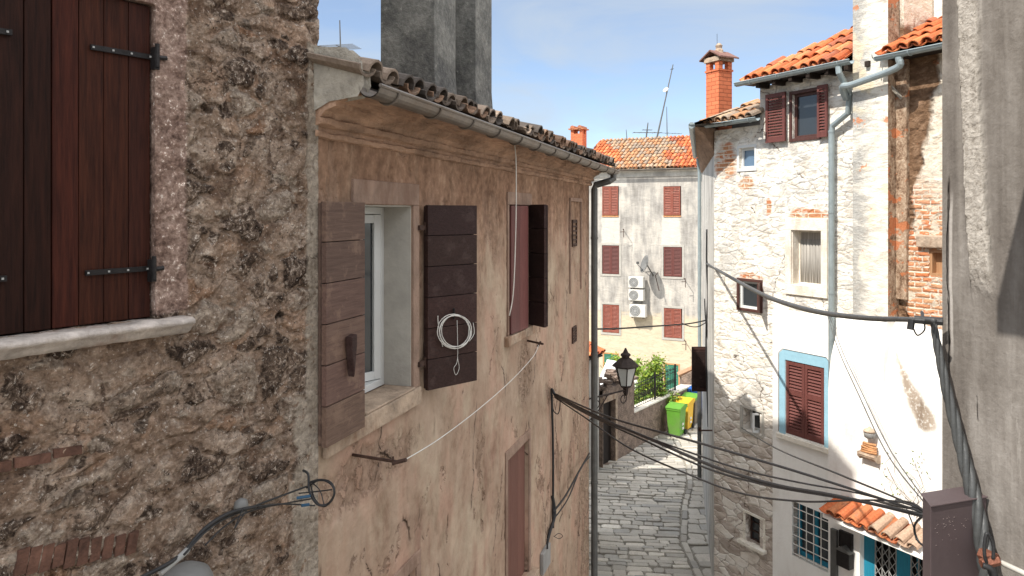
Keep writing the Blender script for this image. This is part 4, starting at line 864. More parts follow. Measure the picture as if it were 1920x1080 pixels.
surround(Cc, cur, .13, .12, .20, .17, .03, M_['sillC'], 'window_surround'); f = window(Cc, cur, .16, .035, M_['sillC'], M_['cglass'])
mb = MB(); mb.box(cur[0]-.0005, cur[0]+.012, .002, .16, cur[2], cur[3]); mb.box(cur[0]+.013, cur[1], .002, .16, cur[3]-.012, cur[3]+.0005); mb.box(cur[0]+.013, cur[1], .002, .16, cur[2]-.0005, cur[2]+.012); mb.build('reveal_lining', M_['sillC'], Cc)
mb = MB()
for i in range(9):
    xx = cur[0]+.06+(cur[1]-cur[0]-.12)*i/8; mb.tube([(xx, .20+.01*(i % 2), cur[2]+.04), (xx, .20, cur[3]-.16)], .03, 6)
mb.build('curtain', M_['cglass'], f, smooth=True)

# light blue framed window with louvres
o = blu; mb = MB(); a, b, c, d = o; y0, y1 = -.052, -.037
mb.prism([(a-.14, c-.02), (a-.003, c-.02), (a-.003, d+.003), (b+.003, d+.003), (b+.003, c-.02), (b+.12, c-.02), (b+.12, d+.10), (b+.05, d+.17), (a-.02, d+.17), (a-.14, d+.08)], y0, y1) if False else None
mb.box(a-.13, a-.003, y0, y1, c-.02, d+.10); mb.box(b+.003, b+.10, y0, y1, c-.02, d+.10); mb.prism([(a-.13, d+.101), (b+.10, d+.101), (b+.04, d+.17), (a-.05, d+.17)], y0, y1); mb.box(a-.002, b+.002, y0, y1, d+.003, d+.10)
mb.build('window_surround', M_['ltblue'], Cc)
mb = MB(); mb.tube([(a-.14, y0-.002, c), (a-.14, y0-.002, d+.10), (a-.055, y0-.002, d+.18), (b+.045, y0-.002, d+.18), (b+.11, y0-.002, d+.10), (b+.11, y0-.002, c)], .006, 4); mb.build('surround_edge', M_['iron'], Cc)
mb = MB(); louvre(mb, a+.01, b-.01, c+.005, d-.005, .005, 2, True, .05, .045); mb.build('shutter', M_['maroon'], Cc)
mb = MB(); mb.box(a-.16, b+.10, -.10, -.036, c-.11, c-.021); mb.build('window_sill', M_['sillC'], Cc, bevel=.012)
# barred turquoise window
a, b, c, d = gri; f = window(Cc, gri, .10, .07, M_['blue'], M_['glass'], (.52,)); mb = MB(); mb.box(a+.001, a+.03, -.0, .1, c, d); mb.box(a, b, .0, .1, d-.02, d-.001); 
mb = MB()
for i in range(1, 5): xx = a+(b-a)*i/5; mb.tube([(xx, -.03, c), (xx, -.03, d)], .009, 5)
for i in range(6): zz = c+(d-c)*(i+.35)/6; mb.tube([(a, -.04, zz), (b, -.04, zz)], .008, 5)
mb.build('window_bars', M_['wirew'], Cc)
# two horizontal tall downspouts in front of facade C
mb = MB(); s_, z_ = W.at(1559, 240, .09)
zb = EYE-(330)/F*12.1
pA = W.at(1572, 135, .42); pB = W.at(1590, 175, .2); pC = W.at(1590, 212, .12); pD = W.at(1559, 240, .10)
mb.tube([(pA[0], -.42, ze-.07), (pA[0]+.01, -.42, ze-.16), (pB[0], -.16, pB[1]), (pC[0], -.12, pC[1]), (pD[0]+.02, -.10, pD[1]+.03), (pD[0], -.10, pD[1]-.1), (pD[0], -.10, zb)], .047, 12)
for zz in (8.9, 7.6, 6.3, 5.2): mb.tube([(pD[0], -.10, zz), (pD[0], -.10, zz+.035)], .053, 12)
mb.build('downspout', M_['zincC'], Cc)

# ================================================================ house D: the tall broken wall with white battered base
D = empty('white_based_house', 'tall house of broken stone and brick above a battered white base with turquoise door', 'house', W.loc, W.rz)
s9 = W.s_(1800)+1.2; sp0 = W.s_(1599, .22); sp1 = W.s_(1665, .22)
wd = rc(W, 1740, 468, 1790, 520)
mbD = wall_mesh(sE, s9, 3.2, 9.95, [wd], .25, (sE, W.s_(1790), .03), (5.4, 9.95, .03), .2); mbD.build('wall', M_['D'], D)
pz0 = W.z(1632, 598, .22)
mb = wall_mesh(sp0, sp1, pz0, 12.6, [], .2, (sp0, sp1, .04), (pz0, 11.2, .04), .2, y=-.22); z0, z1 = pz0, 12.6
mb.add([(sp1, -.22, z0), (sp1, .7, z0), (sp1, .7, z1), (sp1, -.22, z1)], [(0, 1, 2, 3)], 1); mb.add([(sp0, -.22, z0), (sp0, .7, z0), (sp0, .7, z1), (sp0, -.22, z1)], [(3, 2, 1, 0)]); mb.add([(sp0, -.22, z1), (sp1, -.22, z1), (sp1, .7, z1), (sp0, .7, z1)], [(0, 1, 2, 3)])
ge_ = G('crumbling_earth_render'); P_ = ge_.co; e1_ = ge_.nz(ge_.sc(P_, (1, 1, .6)), 7, 6, .72, .5); e2_ = ge_.nz(P_, 26, 5, .75)
ce_ = ge_.ramp(ge_.add(ge_.mul(e1_, .6), ge_.mul(e2_, .4)), [(.36, (.06, .035, .022)), (.45, (.20, .125, .08)), (.53, (.36, .26, .18)), (.64, (.52, .42, .32))])
ce_ = ge_.mix(ge_.mul(ge_.ss(ge_.nz(ge_.sc(P_, (1, 1, 1.6)), 3.5, 4, .6), .56, .60), .85), ce_, (.44, .15, .06)); M_['earthr'] = ge_.fin(ce_, .9, e1_, .04, spec=.2)
mb.build('chimney_breast', [mat_pierD((sp0+.05, sp0+.45)), M_['earthr']], D)
eb = MB(); eb.box(sp1+.002, sp1+.17, -.045, .05, W.z(1680, 560), 9.9); eb.build('render_pilaster', M_['earthr'], D, bevel=.01)
mb = MB(); sa = sp1-.01; mb.box(sa, W.s_(1693), .03, .8, 9.9, 12.6); mb.build('chimney_breast', M_['D'], D)
mb = MB(); mb.box(W.s_(1693), s9, .75, 3, 9.9, 12.6); mb.build('upper_wall', M_['pier'], D)
shell('back_wall', W, sE, s9, 3.2, 0, 9.93, M_['shell'], D)
mb = MB(); mb.box(wd[0], wd[1], .12, .15, wd[2], wd[3]); frame(mb, *wd, .02, .12, .05); mb.build('blocked_window', mat_wood('bare_board', (.30, .16, .08), (.44, .25, .13)), D)
mb = MB(); mb.box(wd[0]-.15, wd[1]+.1, -.06, .05, wd[3]+.02, wd[3]+.2); mb.build('lintel', M_['sill'], D, bevel=.02)
ze2 = EYE+2.30; x2 = W.s_(1652, .35)
mb = tile_roof(x2, s9, 1.3, .5, ze2+.03, -.33, 'new', .085, .20, .37, seed=11); mb.build('roof', M_['tile'], D, solid=.013)
mb = MB(); mb.add([(x2, -.3, ze2-.01), (s9, -.3, ze2-.01), (s9, .9, ze2+.6), (x2, .9, ze2+.6)], [(0, 1, 2, 3)]); mb.add([(x2, -.3, ze2-.03), (s9, -.3, ze2-.03), (s9, .02, ze2-.03), (x2, .02, ze2-.03)], [(3, 2, 1, 0)]); mb.build('roof_board', M_['door'], D)
mb = MB(); arc_gutter(mb, x2-.02, s9, -.42, ze2-.01, .062, 10, joints=[x2+.5, x2+1.1]); mb.box(x2-.025, x2-.018, -.48, -.36, ze2-.06, ze2); mb.build('gutter', M_['zincC'], D)
mb = MB(); qa = W.at(1686, 110, .42); q1_ = W.at(1680, 128, .40); q2_ = W.at(1600, 158, .36); q3_ = W.at(1580, 163, .34); q4_ = W.at(1590, 190, .2)
mb.tube([(qa[0], -.42, ze2-.07)]+crom([(qa[0], -.42, ze2-.1), (q1_[0], -.40, q1_[1]), (q2_[0], -.36, q2_[1]), (q3_[0], -.34, q3_[1]), (q4_[0]-.03, -.2, q4_[1]+.04)], 5), .052, 12); mb.build('downspout', M_['zincC'], D)
mb = MB(); a_ = W.at(1664, 150, .1); b_ = W.at(1692, 185, .02); mb.tube([(a_[0], -.18, a_[1]), (b_[0], -.03, b_[1])], .03, 6); mb.build('strut', M_['stub'], D)
# white base
ztop = W.z(1660, 600); zk = W.z(1560, 738, .28); sl = W.s_(1553, .30)
door = (W.s_(1612, .3), W.s_(1760, .3), 0, W.z(1625, 1003, .3)); mail = None
mb = wall_mesh(sl, s9, 0, zk, [door], .12, depth=.25, y=-.30)
nseg = lines(sl, s9, [], .12); pr = [(-.30, zk), (-.285, zk+.2), (-.24, zk+.55), (-.13, ztop-.35), (-.045, ztop-.1), (.0, ztop)]
k0 = len(mb.v); rq = random.Random(12)
for x in nseg:
    wob = .05*math.sin(x*2.1)+.03*math.sin(x*5.3)
    for i, (y, z) in enumerate(pr): mb.v.append((x, y+(.012*math.sin(x*3+z*2) if i else 0), z+(wob if i > 2 else 0)))
m_ = len(pr); nf = [(k0+i*m_+j, k0+(i+1)*m_+j, k0+(i+1)*m_+j+1, k0+i*m_+j+1) for i in range(len(nseg)-1) for j in range(m_-1)]
nf += [tuple([k0+j for j in range(m_)]+[])] if False else []
mb.f += nf; mb.mi += [0]*len(nf); mb.tn += [(1, 1, 1)]*len(nf)
mb.add([(sl, 0, 0)]+[(sl, -.30, 0)]+[(sl, y, z) for y, z in pr]+[(sl, 0.02, ztop)], [tuple(range(m_+3))])
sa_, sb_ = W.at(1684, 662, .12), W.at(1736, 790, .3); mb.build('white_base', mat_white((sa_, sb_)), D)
mb = MB(); extrude(mb, [(0, pz0-.002), (-.205, pz0-.002), (-.235, pz0-.12), (-.272, pz0-.5), (-.296, zk), (0, zk)], sp0+.01, sp1-.01); mb.build('pier_foot', M_['white'], D, bevel=.02)
# tiled awning over the door
ya = -.30; xa0 = W.s_(1557, .62); xa1 = W.s_(1722, .62); za = W.z(1640, 1000, .62)
mb = tile_roof(xa0, xa1, .42, .38, za+.03, ya-.44, 'buffnew' if False else (lambda x, v: 'mix'), .075, .185, .44, seed=21, jit=.01); mb.build('awning_tiles', M_['tile'], D, solid=.014)
mb = MB(); extrude(mb, [(ya-.40, za-.05), (ya-.40, za+.0), (ya+.01, za+.15), (ya+.01, za+.02)], xa0-.08, xa1+.6); mb.build('awning_slab', M_['white'], D)
mb = MB(); frame(mb, W.s_(1612, .3)+.01, W.s_(1708, .3), .02, door[3]-.01, -.14, -.08, .02)
for x0, x1 in ((1614, 1640), (1681, 1707)): mb.box(W.s_(x0, .2), W.s_(x1, .2), -.2, -.15, .02, door[3]-.01)
mb.build('door', M_['blue'], D, bevel=.004)
mb = MB(); zz0, zz1 = 1.2, door[3]-.02
for x0, x1 in ((1641, 1680), (1708, 1752)):
    a, b = W.s_(x0, .2), W.s_(x1, .2); w_ = b-a; k = 3
    for i in range(k+1): mb.box(a+w_*i/k-.008, a+w_*i/k+.008, -.2, -.185, zz0, zz1)
    z = zz0
    while z < zz1-.16:
        for i in range(k): mb.tube([(a+w_*i/k, -.21, z), (a+w_*(i+1)/k, -.21, z+.16)], .006, 4); mb.tube([(a+w_*i/k, -.205, z+.16), (a+w_*(i+1)/k, -.205, z)], .006, 4)
        z += .16
mb.build('scissor_gate', M_['acg'], D)
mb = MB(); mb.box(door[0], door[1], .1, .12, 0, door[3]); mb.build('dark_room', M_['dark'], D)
mb = MB(); o = rc(W, 1560, 992, 1571, 1090, .32); mb.box(o[0], o[1], -.36, -.31, 1.0, o[3]); mb.build('door_post', M_['zincD'], D)
o = rc(W, 1577, 1000, 1597, 1026, .32); mb = MB(); mb.box(o[0], o[1], -.34, -.304, o[2], o[3]); frame(mb, o[0]-.02, o[1]+.02, o[2]-.02, o[3]+.02, -.35, -.304, .02); tag(mb.build('meter_cabinet', M_['iron'], None), 'small dark meter cabinet under the tiled awning', 'meter box')
mo = bpy.data.objects['meter_cabinet']; mo.location = W.loc; mo.rotation_euler = (0, 0, W.rz)
o = rc(W, 1576, 1032, 1600, 1062, .32); MBx = empty('letter_box', 'black letter box with a pointed lid under the meter cabinet', 'letter box', W.loc, W.rz)
mb = MB(); mb.box(o[0], o[1], -.42, -.304, o[2], o[3]); mb.build('body', M_['iron'], MBx, bevel=.006)
mb = MB(); xm = (o[0]+o[1])/2; mb.prism([(o[0]-.02, o[3]+.003), (o[1]+.02, o[3]+.003), (xm, o[3]+.09)], -.44, -.304); mb.build('lid', M_['zincD'], MBx)
# ceramic plaque and hanging pot on the white base
def onwall(o, W): o.location = W.loc; o.rotation_euler = (0, 0, W.rz); return o
a = W.at(1632, 850, .33); pq = onwall(empty('clay_shelf', 'terracotta tile shelf stuck on the sunlit white wall', 'shelf'), W)
mb = MB(); extrude(mb, [(-.30, a[1]-.10), (-.38, a[1]-.09), (-.43, a[1]-.04), (-.43, a[1]+.0), (-.30, a[1]+.0)], a[0]-.14, a[0]+.15); mb.build('ledge', M_['sill'], pq, bevel=.015)
mb = MB(); q = random.Random(4)
for i in range(5): mb.M = Matrix.Translation((a[0]+q.uniform(-.01, .01), -.36, a[1]+.02+i*.032)) @ Matrix.Rotation(q.uniform(-.1, .1), 4, 'Y'); mb.tube([(-.13+.008*i, 0, 0), (0, -.02-.003*i, .004), (.13-.005*i, 0, 0)], .019, 7)
mb.build('tiles', M_['clay'], pq, smooth=True)
a = W.at(1633, 812, .36); mb = MB(); mb.lathe([(.045, -.075), (.075, -.055), (.085, 0), (.08, .02)], (a[0], -.39, a[1]), 14, 0); mb.lathe([(.088, .021), (.082, .05), (.03, .075), (.012, .10)], (a[0], -.39, a[1]), 14, 1)
tag(onwall(mb.build('hanging_pot', [M_['cglassd'], M_['sill']], None, smooth=True), W), 'small round grey pot with a white top above the clay shelf', 'pot')

# ================================================================ house R: grey wall beside the lens
W = WR
Rr = empty('grey_concrete_house', 'grey streaked rendered wall rising along the whole right edge', 'house', W.loc, W.rz)
wall_mesh(0, 3.9, 0, 10.5, [], .25, (0, .5, .005), (6.35, 8.85, .005)).build('wall', M_['R'], Rr); shell('back_wall', W, 0, 3.9, 4, 0, 10.5, M_['shell'], Rr)
mb = MB(); mb.box(.5, 2.2, -.94, 0, 8.42, 8.52); mb.build('balcony_slab', M_['S'], Rr)
F0 = (0, 0)
# ================================================================ far house F
W = WF
Ff = empty('far_cream_house', 'cream and grey rendered house with orange tiled roof closing the lane', 'house', W.loc, W.rz)
fx0 = W.s_(1085); fx1 = W.s_(1322); ZF = EYE+80/F*35.6
fw = [rc(W, 1129, 349, 1160, 404), rc(W, 1244, 349, 1277, 404), rc(W, 1129, 460, 1161, 514), rc(W, 1244, 463, 1279, 519), rc(W, 1130, 571, 1161, 624), rc(W, 1245, 578, 1279, 634)]
gd = rc(W, 1247, 684, 1272, 740); gd = (gd[0], gd[1], -1.45, gd[3]); gw = rc(W, 1133, 664, 1158, 700)
wall_mesh(fx0, fx1+3, -1.62, ZF, fw+[gd, gw], .25, depth=.2).build('wall', M_['far'], Ff); shell('back_wall', W, fx0, fx1+3, 7, -1.62, ZF-.01, M_['shell'], Ff)
for i, o in enumerate(fw):
    mb = MB(); a, b, c, d = o; br_ = i < 2
    mb.M = Matrix.Translation(((a+b)/2, 0, c)) @ Matrix.Rotation([.008, -.006, .004, -.003, .006, -.018][i], 4, 'Y') @ Matrix.Translation((-(a+b)/2, 0, -c))
    louvre(mb, a+.02, b-.02, c+.02, d-.02, .03 if not br_ else -.02, 2, False, .075 if br_ else .06, .04, tilt=.3 if br_ else .6)
    mb.build('shutter', M_['redl'] if i in (0, 1, 4, 5) else M_['maroon'], Ff)
    if i > 1: surround(Ff, o, .10, .10, .10, .10, .02, M_['revealw'], 'window_surround')
    else: surround(Ff, o, 0, 0, 0, .07, .03, M_['clay'], 'window_sill')
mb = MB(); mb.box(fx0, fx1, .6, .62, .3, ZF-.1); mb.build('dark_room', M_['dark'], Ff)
for o, nm in ((gd, 'door'), (gw, 'shutter')):
    mb = MB(); louvre(mb, o[0], o[1], o[2], o[3], .04, 2, False, .07); mb.build(nm, M_['teal'], Ff)
    surround(Ff, o, .07, .07, .07, 0, .015, M_['clay'], 'door_surround' if nm == 'door' else 'window_surround')
def fk(x, v):
    u = (x-fx0)+v*.5; a = math.sin(u*1.15+.6)+.6*math.sin(u*2.7+v)
    return 'new' if a > .25 else 'buff'
tile_roof(fx0, fx1+1.5, 3.75, .48, ZF+.05, -.3, fk, .085, .20, .42, seed=31, n=5).build('roof', M_['tile'], Ff, solid=.012)
mb = MB(); mb.add([(fx0, -.28, ZF+.02), (fx1+3, -.28, ZF+.02), (fx1+3, 3.4, ZF+1.77), (fx0, 3.4, ZF+1.77), (fx0, 3.4, ZF-.5), (fx1+3, 3.4, ZF-.5)], [(0, 1, 2, 3), (3, 2, 5, 4)]); mb.add([(fx0, -.28, ZF+.0), (fx1+3, -.28, ZF+.0), (fx1+3, .0, ZF+.0), (fx0, .0, ZF+.0)], [(3, 2, 1, 0)]); mb.build('roof_board', M_['door'], Ff)
mb = MB(); arc_gutter(mb, fx0, fx1+1, -.37, ZF+.02, .06, 8); mb.build('gutter', M_['zinc'], Ff)
mb = MB(); extrude(mb, [(0, ZF-.32), (-.05, ZF-.30), (-.07, ZF-.10), (-.2, ZF-.01), (0, ZF-.01)], fx0, fx1+3); mb.build('cornice', M_['S'], Ff)
c_ = W.loc_of(px(1085, 280, 38.5)); mb = MB(); zc = EYE+(400-245)/F*38.5; cbox(mb, c_, .32, .3, ZF-.2, zc-.18); [mb.box(*sorted((c_[0]+sx*.32, c_[0]+sx*.16)), *sorted((c_[1]+sy*.3, c_[1]+sy*.12)), zc-.18, zc+.03) for sx in (-1, 1) for sy in (-1, 1)]
ch = mb.build('chimney', M_['brick'], Ff); mb = MB(); cbox(mb, c_, .42, .4, zc+.03, zc+.09, 0, (.5, .2, .1)); mb.tube([(c_[0]-.2, c_[1]-.4, zc+.12), (c_[0]-.2, c_[1]+.4, zc+.12)], .12, 8, 0, (.45, .17, .09)); mb.tube([(c_[0]+.2, c_[1]-.4, zc+.12), (c_[0]+.2, c_[1]+.4, zc+.12)], .12, 8, 0, (.4, .17, .1)); mb.build('chimney_cap', M_['tile'], ch)
# air conditioners
rnk = ['topmost', 'middle', 'lowest']
for i, (x0, y0, x1, y1) in enumerate(((1178, 519, 1206, 540), (1178, 543, 1206, 564), (1180, 571, 1210, 595))):
    o = rc(W, x0, y0, x1, y1, .45)
    t_ = onwall(empty('air_conditioner', ['topmost of three cream air conditioner units on the far grey wall', 'middle one of three cream air conditioner units, under the topmost', 'lowest of three air conditioner units, hung apart below the others'][i], 'air conditioner'), W)
    t_['group'] = 'air conditioner units stacked on the far house'
    mb = MB(); mb.box(o[0], o[1], -.45, -.12, o[2], o[3]); mb.build('casing', M_['acw'], t_, bevel=.02)
    mb = MB(); r_ = (o[3]-o[2])*.40; cx = o[0]+(o[1]-o[0])*.36; cz = (o[2]+o[3])/2; n_ = 20
    mb.add([(cx+r_*math.cos(6.2832*k/n_), -.455, cz+r_*math.sin(6.2832*k/n_)) for k in range(n_)], [tuple(range(n_))])
    for rr_ in (r_*.4, r_*.7, r_): mb.tube([(cx+rr_*math.cos(6.2832*k/n_), -.458, cz+rr_*math.sin(6.2832*k/n_)) for k in range(n_+1)], .012, 4, 1, caps=False)
    mb.build('fan_grille', [M_['acg'], M_['greyp']], t_)
    for xx in (o[0]+.1, o[1]-.14): mb = MB(); mb.box(xx, xx+.04, -.45, .0, o[2]-.05, o[2]-.004); mb.build('bracket', M_['zincD'], t_)
# satellite dish
t_ = onwall(empty('satellite_dish', 'grey satellite dish on an arm right of the air conditioners', 'satellite dish'), W); c0 = W.at(1212, 500, .7); mb = MB(); n_ = 18; vs = []; fs = []
ax = Vector((-.75, -.6, .30)).normalized(); u = ax.cross(Vector((0, 0, 1))).normalized(); v = u.cross(ax); cc = Vector((c0[0], -.7, c0[1]+.1))
for i, rr in enumerate((0.01, .15, .3, .42)):
    for k in range(n_): a = 6.2832*k/n_; vs.append(tuple(cc+ax*(rr*rr*.7)+u*rr*.85*math.cos(a)+v*rr*math.sin(a)))
fs = [(i*n_+k, i*n_+(k+1) % n_, (i+1)*n_+(k+1) % n_, (i+1)*n_+k) for i in range(3) for k in range(n_)]; mb.add(vs, fs); mb.build('dish', M_['greyp'], t_, smooth=True, solid=.015)
mb = MB(); mb.tube([cc-ax*.02, (cc.x+.12, -.45, cc.z-.3), (cc.x+.12, 0, cc.z-.55)], .03, 6); mb.tube([(cc.x-.25, 0, cc.z-.4), (cc.x+.12, -.45, cc.z-.35)], .02, 5); mb.tube([cc+v*-.35, cc+ax*.45-v*.1], .014, 5); mb.box(cc.x+ax.x*.45-.05, cc.x+ax.x*.45+.05, cc.y+ax.y*.45-.05, cc.y+ax.y*.45+.05, cc.z+.03, cc.z+.14); mb.build('arm', M_['zincD'], t_)
mb = MB(); a = W.at(1230, 520, .3); b = W.at(1237, 545, .3); mb.tube([(a[0], 0, a[1]+.2), (a[0], -.4, a[1]+.1), (b[0], -.4, b[1])], .02, 5); tag(onwall(mb.build('clothes_bracket', M_['rust']), W), 'thin rusty bracket between dish and right middle window of far house', 'bracket')
for i, ((xa, ya_), lb) in enumerate((((1287, 528), 'thin iron bracket right of the middle maroon window of far house'), ((1288, 645), 'small iron bracket below the lowest right red shutters'), ((1172, 435), 'thin stay sticking out above the middle left window of far house'))):
    a = W.at(xa, ya_, .3); mb = MB(); mb.tube([(a[0]-.2, 0, a[1]+.12), (a[0], -.5, a[1]+.15), (a[0], -.5, a[1]-.25)], .018, 5); mb.tube([(a[0]-.18, -.5, a[1]+.0), (a[0], -.5, a[1]+.02)], .014, 5); tag(onwall(mb.build('clothes_bracket', M_['rust']), W), lb, 'bracket')

# ================================================================ antennas
def antenna(name, label, base, tip, yagis, r=.03):
    t_ = empty(name, label, 'antenna', tuple(base)); b = Vector((0, 0, 0)); t = Vector(tip)-Vector(base)
    mb = MB(); mb.tube([b, t], [r, r*.55], 6); mb.build('mast', M_['zincD'], t_)
    for f_, ln, ang, ne, el in yagis:
        c = b.lerp(t, f_); d = Vector((math.cos(ang), math.sin(ang)*.6, 0)); p = Vector((-d.y, d.x, 0)).normalized(); mb = MB(); mb.tube([c-d*ln/2, c+d*ln/2], r*.4, 4)
        for k in range(ne): e = c+d*ln*(k/(ne-1)-.5) if ne > 1 else c; mb.tube([e-p*el/2, e+p*el/2], r*.28, 4)
        mb.build('boom', M_['acg'] if el > 1 else M_['zincD'], t_)
    return t_
antenna('roof_antenna', 'faint comb antenna sticking up over the left end of the pink house roof', px(640, 150, 13), px(637, 38, 13), [(.55, .6, 1.45, 6, .62)], .018)
t_ = antenna('roof_antenna', 'tall leaning antenna mast with small white dish on far ridge', px(1231, 262, 41.5), px(1262, 121, 41.5), [(.94, .1, .2, 2, .3)], .05)
mb = MB(); c = (px(1252, 172, 41.5)-px(1231, 262, 41.5)); mb.tube([c+Vector((-.12, 0, .12)), c+Vector((.0, .1, 0))], [.17, .02], 12); mb.build('small_dish', M_['acw'], t_)
antenna('roof_antenna', 'bare upright whip antenna left of the others on the far ridge', px(1176, 266, 41.5), px(1174, 243, 41.5), [], .03)
antenna('roof_antenna', 'short stubby antenna with a red and dark head on far ridge', px(1211, 264, 41.5), px(1215, 230, 41.5), [(.45, 1.5, .1, 5, .5), (.6, .5, .1, 4, .3)], .05)
antenna('roof_antenna', 'pale thin antenna with a sloping boom behind the leaning mast', px(1251, 262, 41.5), px(1250, 200, 41.5), [(.2, 1.8, .5, 5, .4)], .03)
# ================================================================ terrace at the end of the lane
W = WT
zt = 1.15; s0 = W.s_(1188); s1 = W.s_(1300)
Tw = onwall(empty('terrace_wall', 'low rubble wall holding the garden behind the bins', 'wall'), W)
wall_mesh(s0, s1, 0, zt, [], .1, depth=.1).build('wall', M_['mortarstone'], Tw)
mb = MB(); mb.box(s0, s1, -.03, .35, zt, zt+.06); mb.add([(s0, .35, zt), (s1, .35, zt), (s1, .35, 0), (s0, .35, 0)], [(0, 1, 2, 3)]); mb.build('coping', M_['pier'], Tw, bevel=.01)
# gate wall with dark door
gt = onwall(empty('gate_wall', 'old stone wall with rubble coping and a dark plank door', 'gate wall'), W)
g0 = W.s_(1130, .1); g1 = W.s_(1189, .1); dz = W.z(1142, 752, .1); dr = (W.s_(1130.5, .1)+.02, W.s_(1153, .1), 0, dz)
wall_mesh(g0, g1, 0, 2.3, [dr], .1, depth=.25, y=-.1).build('wall', M_['mortarstone'], gt)
mb = MB(); mb.box(g0, g1, .16, .35, 0, 2.3) if False else None; mb.add([(g1, -.1, 0), (g1, .35, 0), (g1, .35, 2.3), (g1, -.1, 2.3)], [(0, 1, 2, 3)]); mb.add([(g0, -.1, 2.3), (g1, -.1, 2.3), (g1, .35, 2.3), (g0, .35, 2.3)], [(0, 1, 2, 3)]); mb.add([(g0, .35, 0), (g1, .35, 0), (g1, .35, 2.3), (g0, .35, 2.3)], [(0, 1, 2, 3)]); mb.build('back', M_['mortarstone'], gt)
mb = MB(); mb.box(dr[0], dr[1], .05, .09, 0, dr[3]); mb.build('door', M_['door'], gt)
surround(gt, dr, 0, .13, .16, 0, .13, M_['sill'], 'door_surround')
mb = MB(); q = random.Random(8)
for i in range(70):
    x = q.uniform(g0, g1); y = q.uniform(-.22, .4); h = 2.32+.30*math.sin(math.pi*(x-g0)/(g1-g0))*q.random()+.06*q.random(); r_ = q.uniform(.06, .13); k = q.uniform(.6, 1.3)
    mb.M = Matrix.Translation((x, y, h)) @ Matrix.Rotation(q.uniform(0, 3), 4, 'Z') @ Matrix.Rotation(q.uniform(-.5, .5), 4, 'X'); mb.box(-r_, r_, -r_*.7, r_*.7, -r_*.4, r_*.4, 0, (.20*k, .15*k, .12*k))
mb.build('rubble_coping', M_['tile'], gt)
# small outbuilding left of the gate
ob = onwall(empty('lane_outhouse', 'narrow pale outhouse with orange tile eave beside the dark gate', 'outhouse'), W)
h0 = W.s_(1085, .2); h1 = W.s_(1123, .2)
mb = MB(); mb.box(h0, h1, -.2, 3, 0, 3.45); mb.build('wall', M_['S'], ob)
tile_roof(h0, h1+.16, 1.5, .4, 3.5, -.30, 'new', .08, .19, .36, seed=41).build('roof', M_['tile'], ob, solid=.012)
mb = MB(); mb.add([(h0, -.28, 3.47), (h1+.12, -.28, 3.47), (h1+.12, 1.1, 4.05), (h0, 1.1, 4.05)], [(0, 1, 2, 3)]); mb.box(h0, h1+.1, -.27, -.1, 3.40, 3.45); mb.build('roof_board', M_['door'], ob)
# iron fence on the terrace wall
fe = onwall(empty('iron_railing', 'black iron railing with curled bars on top of the terrace wall', 'railing'), W)
f0 = W.s_(1192, .0); f1 = W.s_(1272, .0); zf0 = zt+.1; zf1 = zt+.85
mb = MB(); n_ = int((f1-f0)/.13)
for zz in (zf0, zf1-.12, zf1): mb.tube([(f0, .12, zz), (f1, .12, zz)], .014, 4)
mb.build('rail', M_['iron'], fe)
mb = MB()
for i in range(n_+1):
    x = f0+(f1-f0)*i/n_; mb.tube([(x, .12, zf0), (x, .12, zf1+.08)], .010, 4)
    mb.tube([(x+.05*math.cos(a), .12, zf0+.33+.09*math.sin(a)) for a in [k*.7 for k in range(10)]], .007, 4)
mb.build('bars', M_['iron'], fe)
mb = MB()
for x in (f0, (f0+f1)/2, f1): mb.box(x-.025, x+.025, .1, .15, zt+.06, zf1+.15)
mb.build('posts', M_['iron'], fe)
# plants
def bush(name, label, cat, base, blobs, n, ls, seed, stems=6):
    q = random.Random(seed); t_ = empty(name, label, cat, tuple(base)); mb = MB(); cl = []
    for (bx, by, bz, rx, ry, rz_, wgt) in blobs:
        for _ in range(int(10*wgt)):
            while True:
                v = Vector((q.uniform(-1, 1), q.uniform(-1, 1), q.uniform(-1, 1)))
                if .25 < v.length < 1: break
            cl.append((bx+v.x*rx, by+v.y*ry, bz+v.z*rz_))
    for i in range(n):
        c = q.choice(cl); sp = .11; p = Vector((c[0]+q.gauss(0, sp), c[1]+q.gauss(0, sp), c[2]+q.gauss(0, sp)))
        a = Vector((q.gauss(0, 1), q.gauss(0, 1), q.gauss(0, .7)-.2)).normalized(); b = a.cross(Vector((q.gauss(0, 1), q.gauss(0, 1), q.gauss(0, 1)))).normalized(); L = ls*q.uniform(.6, 1.3); w_ = L*.42
        k = q.uniform(.55, 1.5); t = (k*q.uniform(.8, 1.5), k, k*q.uniform(.6, 1.4)); nn = a.cross(b)*L*.12
        mb.add([tuple(p), tuple(p+a*L*.45+b*w_*.5+nn), tuple(p+a*L), tuple(p+a*L*.45-b*w_*.5+nn)], [(0, 1, 2, 3)], 0, t)
    mb.build('foliage', M_['leaf'], t_); mb = MB()
    for i in range(stems):
        c = q.choice(cl); mb.tube(crom([(q.gauss(0, .08), q.gauss(0, .08), 0), (c[0]*.4, c[1]*.4, c[2]*.5), c], 4), [.03-.002*k for k in range(9)], 5)
    mb.build('stems', M_['bark'], t_); return t_
P = px(1221, 752, 26.3); P.z = .5
bush('leafy_bush', 'bright green leafy bush leaning over the iron railing', 'bush', P, [(-.1, -.1, .60, .50, .4, .38, 2.8), (.0, .0, 1.0, .46, .4, .38, 2.6), (.08, .1, 1.45, .36, .3, .34, 1.8), (.25, .1, 1.75, .14, .2, .22, .5), (.55, 0, .55, .3, .3, .25, .8), (-.4, 0, .45, .15, .3, .3, .6)], 7000, .12, 1, 9)
P = px(1190, 720, 27.6); P.z = 0
